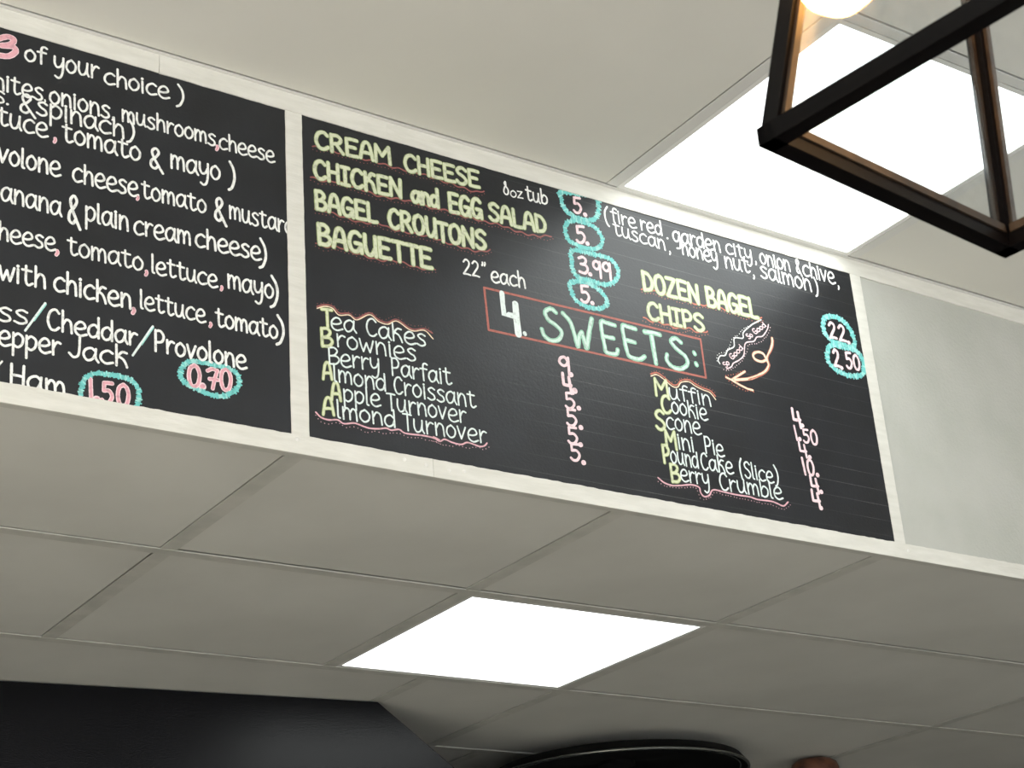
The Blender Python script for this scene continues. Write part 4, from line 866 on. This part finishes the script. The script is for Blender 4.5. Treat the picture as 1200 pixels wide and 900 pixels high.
# ------------------------------------------------------------------ glass lantern hanging near the viewer
ang = math.radians(6.712); s = .4688 * .55; h = s / 2
cz = ZL - .97724 + .55
LX, LY = -.26806 + .80530, -2.12280 + .52957
t = empty('glass_lantern', (LX, LY, cz), ang)
tag(t, 'black framed glass lantern with a tapering square body, hanging close to the viewer', 'lantern')
HH = .36; tp = .18 * HH; b = .0063
def corner(sx, sy, z):
    k = h - tp * z / HH
    return Vector((sx * k, sy * k, z))
def bar(bm, p, q, w, w2=None):
    w2 = w2 or w; p, q = Vector(p), Vector(q); dd = (q - p).normalized()
    ref = Vector((0, 0, 1)) if abs(dd.z) < .7 else Vector((1, 0, 0))
    a = dd.cross(ref).normalized(); c = a.cross(dd).normalized(); vs = []
    for e in (p, q):
        vs.append([bm.verts.new(e + a * i * w + c * j * w2) for i, j in ((-1, -1), (1, -1), (1, 1), (-1, 1))])
    for i in range(4): bm.faces.new((vs[0][i], vs[0][(i + 1) % 4], vs[1][(i + 1) % 4], vs[1][i]))
    bm.faces.new(vs[0]); bm.faces.new(vs[1])
    bmesh.ops.recalc_face_normals(bm, faces=bm.faces)
cs = [(-1, 1), (1, 1), (1, -1), (-1, -1)]
ins = .0065
for i in range(4):
    a, c = cs[i], cs[(i + 1) % 4]
    A, B = corner(*a, 0), corner(*c, 0); e = (B - A).normalized()
    up = Vector((0, 0, b)); inn = -(Vector((A.x + B.x, A.y + B.y, 0)) / 2).normalized() * b
    bm = bmesh.new(); bar(bm, A + e * -.0 + up + inn, B - e * 0 + up + inn, b)
    o = obj('bottom_rail', bm, M_black, t)
    bm = bmesh.new(); bar(bm, A + e * .016 + up * 2.0 + inn * 2.0, B - e * .016 + up * 2.0 + inn * 2.0, .0016, .003)
    obj('glass_bead', bm, M_bronze, o)
    A2, B2 = corner(*a, HH), corner(*c, HH)
    bm = bmesh.new(); bar(bm, A2 - up + inn, B2 - up + inn, b); obj('top_rail', bm, M_black, t)
    # corner post with a bead either side
    P, Q = corner(*a, .006), corner(*a, HH - .006); din = -Vector((a[0], a[1], 0)).normalized() * b * 1.35
    bm = bmesh.new(); bar(bm, P + din, Q + din, b * .95); o = obj('corner_post', bm, M_black, t)
    for e2 in (Vector((-a[0], 0, 0)), Vector((0, -a[1], 0))):
        bm = bmesh.new(); bar(bm, P + din + e2 * .0078, Q + din + e2 * .0078, .0014, .0026); obj('glass_bead', bm, M_bronze, o)
# glass
m = bpy.data.materials.new('smudged lantern glass'); m.use_nodes = True; nt = m.node_tree; nt.nodes.clear()
out = nt.nodes.new('ShaderNodeOutputMaterial'); tr = nt.nodes.new('ShaderNodeBsdfTransparent'); gl = nt.nodes.new('ShaderNodeBsdfGlossy'); df = nt.nodes.new('ShaderNodeBsdfTranslucent')
tr.inputs['Color'].default_value = (.93, .96, .97, 1); gl.inputs['Roughness'].default_value = .06
df.inputs['Color'].default_value = (.85, .92, 1, 1)
lw = nt.nodes.new('ShaderNodeLayerWeight'); lw.inputs['Blend'].default_value = .5
pw = nt.nodes.new('ShaderNodeMath'); pw.operation = 'POWER'; pw.inputs[1].default_value = 5; nt.links.new(lw.outputs['Facing'], pw.inputs[0])
fz = nt.nodes.new('ShaderNodeMath'); fz.operation = 'MULTIPLY_ADD'; fz.inputs[1].default_value = .9; fz.inputs[2].default_value = .045; nt.links.new(pw.outputs[0], fz.inputs[0])
m1 = nt.nodes.new('ShaderNodeMixShader'); m2 = nt.nodes.new('ShaderNodeMixShader')
tcn = nt.nodes.new('ShaderNodeTexCoord'); no = nt.nodes.new('ShaderNodeTexNoise'); no.inputs['Scale'].default_value = 45; no.inputs['Detail'].default_value = 8
nt.links.new(tcn.outputs['Object'], no.inputs['Vector'])
rp = nt.nodes.new('ShaderNodeMapRange'); rp.inputs[1].default_value = .3; rp.inputs[2].default_value = .75; rp.inputs[3].default_value = .03; rp.inputs[4].default_value = .16
nt.links.new(no.outputs['Fac'], rp.inputs[0])
nt.links.new(fz.outputs[0], m1.inputs[0]); nt.links.new(tr.outputs[0], m1.inputs[1]); nt.links.new(gl.outputs[0], m1.inputs[2])
nt.links.new(rp.outputs[0], m2.inputs[0]); nt.links.new(m1.outputs[0], m2.inputs[1]); nt.links.new(df.outputs[0], m2.inputs[2])
nt.links.new(m2.outputs[0], out.inputs[0])
M_glass = m
for i in range(4):
    a, c = cs[i], cs[(i + 1) % 4]
    g = 1 - .009 / h
    pts = [corner(*a, .012), corner(*c, .012), corner(*c, HH - .012), corner(*a, HH - .012)]
    me = bpy.data.meshes.new('glass_pane'); bm = bmesh.new()
    out_v = [Vector((p.x * g, p.y * g, p.z)) for p in pts]
    nn = -(Vector((out_v[0].x + out_v[1].x, out_v[0].y + out_v[1].y, 0))).normalized() * .002
    v = [bm.verts.new(p) for p in out_v]
    bm.faces.new(v)
    obj('glass_pane', bm, M_glass, t)
# roof of the lantern, loop, rod and ceiling rose
bm = bmesh.new(); k = h - tp + .008
lo = [bm.verts.new((sx * k, sy * k, HH)) for sx, sy in cs]; hi = [bm.verts.new((sx * .03, sy * .03, HH + .075)) for sx, sy in cs]
for i in range(4): bm.faces.new((lo[i], lo[(i + 1) % 4], hi[(i + 1) % 4], hi[i]))
bm.faces.new(hi); bm.faces.new(lo)
bmesh.ops.recalc_face_normals(bm, faces=bm.faces); obj('roof', bm, M_black, t)
top = ZU - cz
bm = bmesh.new(); tube(bm, (0, 0, HH + .07), (0, 0, top - .02), .006, 16); obj('rod', bm, M_black, t)
bm = bmesh.new(); tube(bm, (0, 0, top - .025), (0, 0, top - .0005), .062, 40, .066); obj('ceiling_rose', bm, M_black, t)
# lamp bar with two hanging bulbs
BP = [(-.40 * s, .27 * s), (.35 * s, -.29 * s)]
bm = bmesh.new(); bar(bm, (*BP[0], HH - .03), (*BP[1], HH - .03), .006); tube(bm, (0, 0, HH - .03), (0, 0, HH), .008); obj('lamp_bar', bm, M_black, t)
for x, y in BP:
    bm = bmesh.new(); tube(bm, (x, y, HH - .14), (x, y, HH - .03), .014, 20); sk = obj('lamp_socket', bm, M_black, t)
    bm = bmesh.new(); prof = [(.0005, .076), (.012, .079), (.022, .088), (.029, .103), (.030, .118), (.024, .140), (.015, .170), (.013, .222)]
    lathe(bm, prof, x, y, 24); bmesh.ops.recalc_face_normals(bm, faces=bm.faces); obj('bulb', bm, M_bulb, t, None, True)
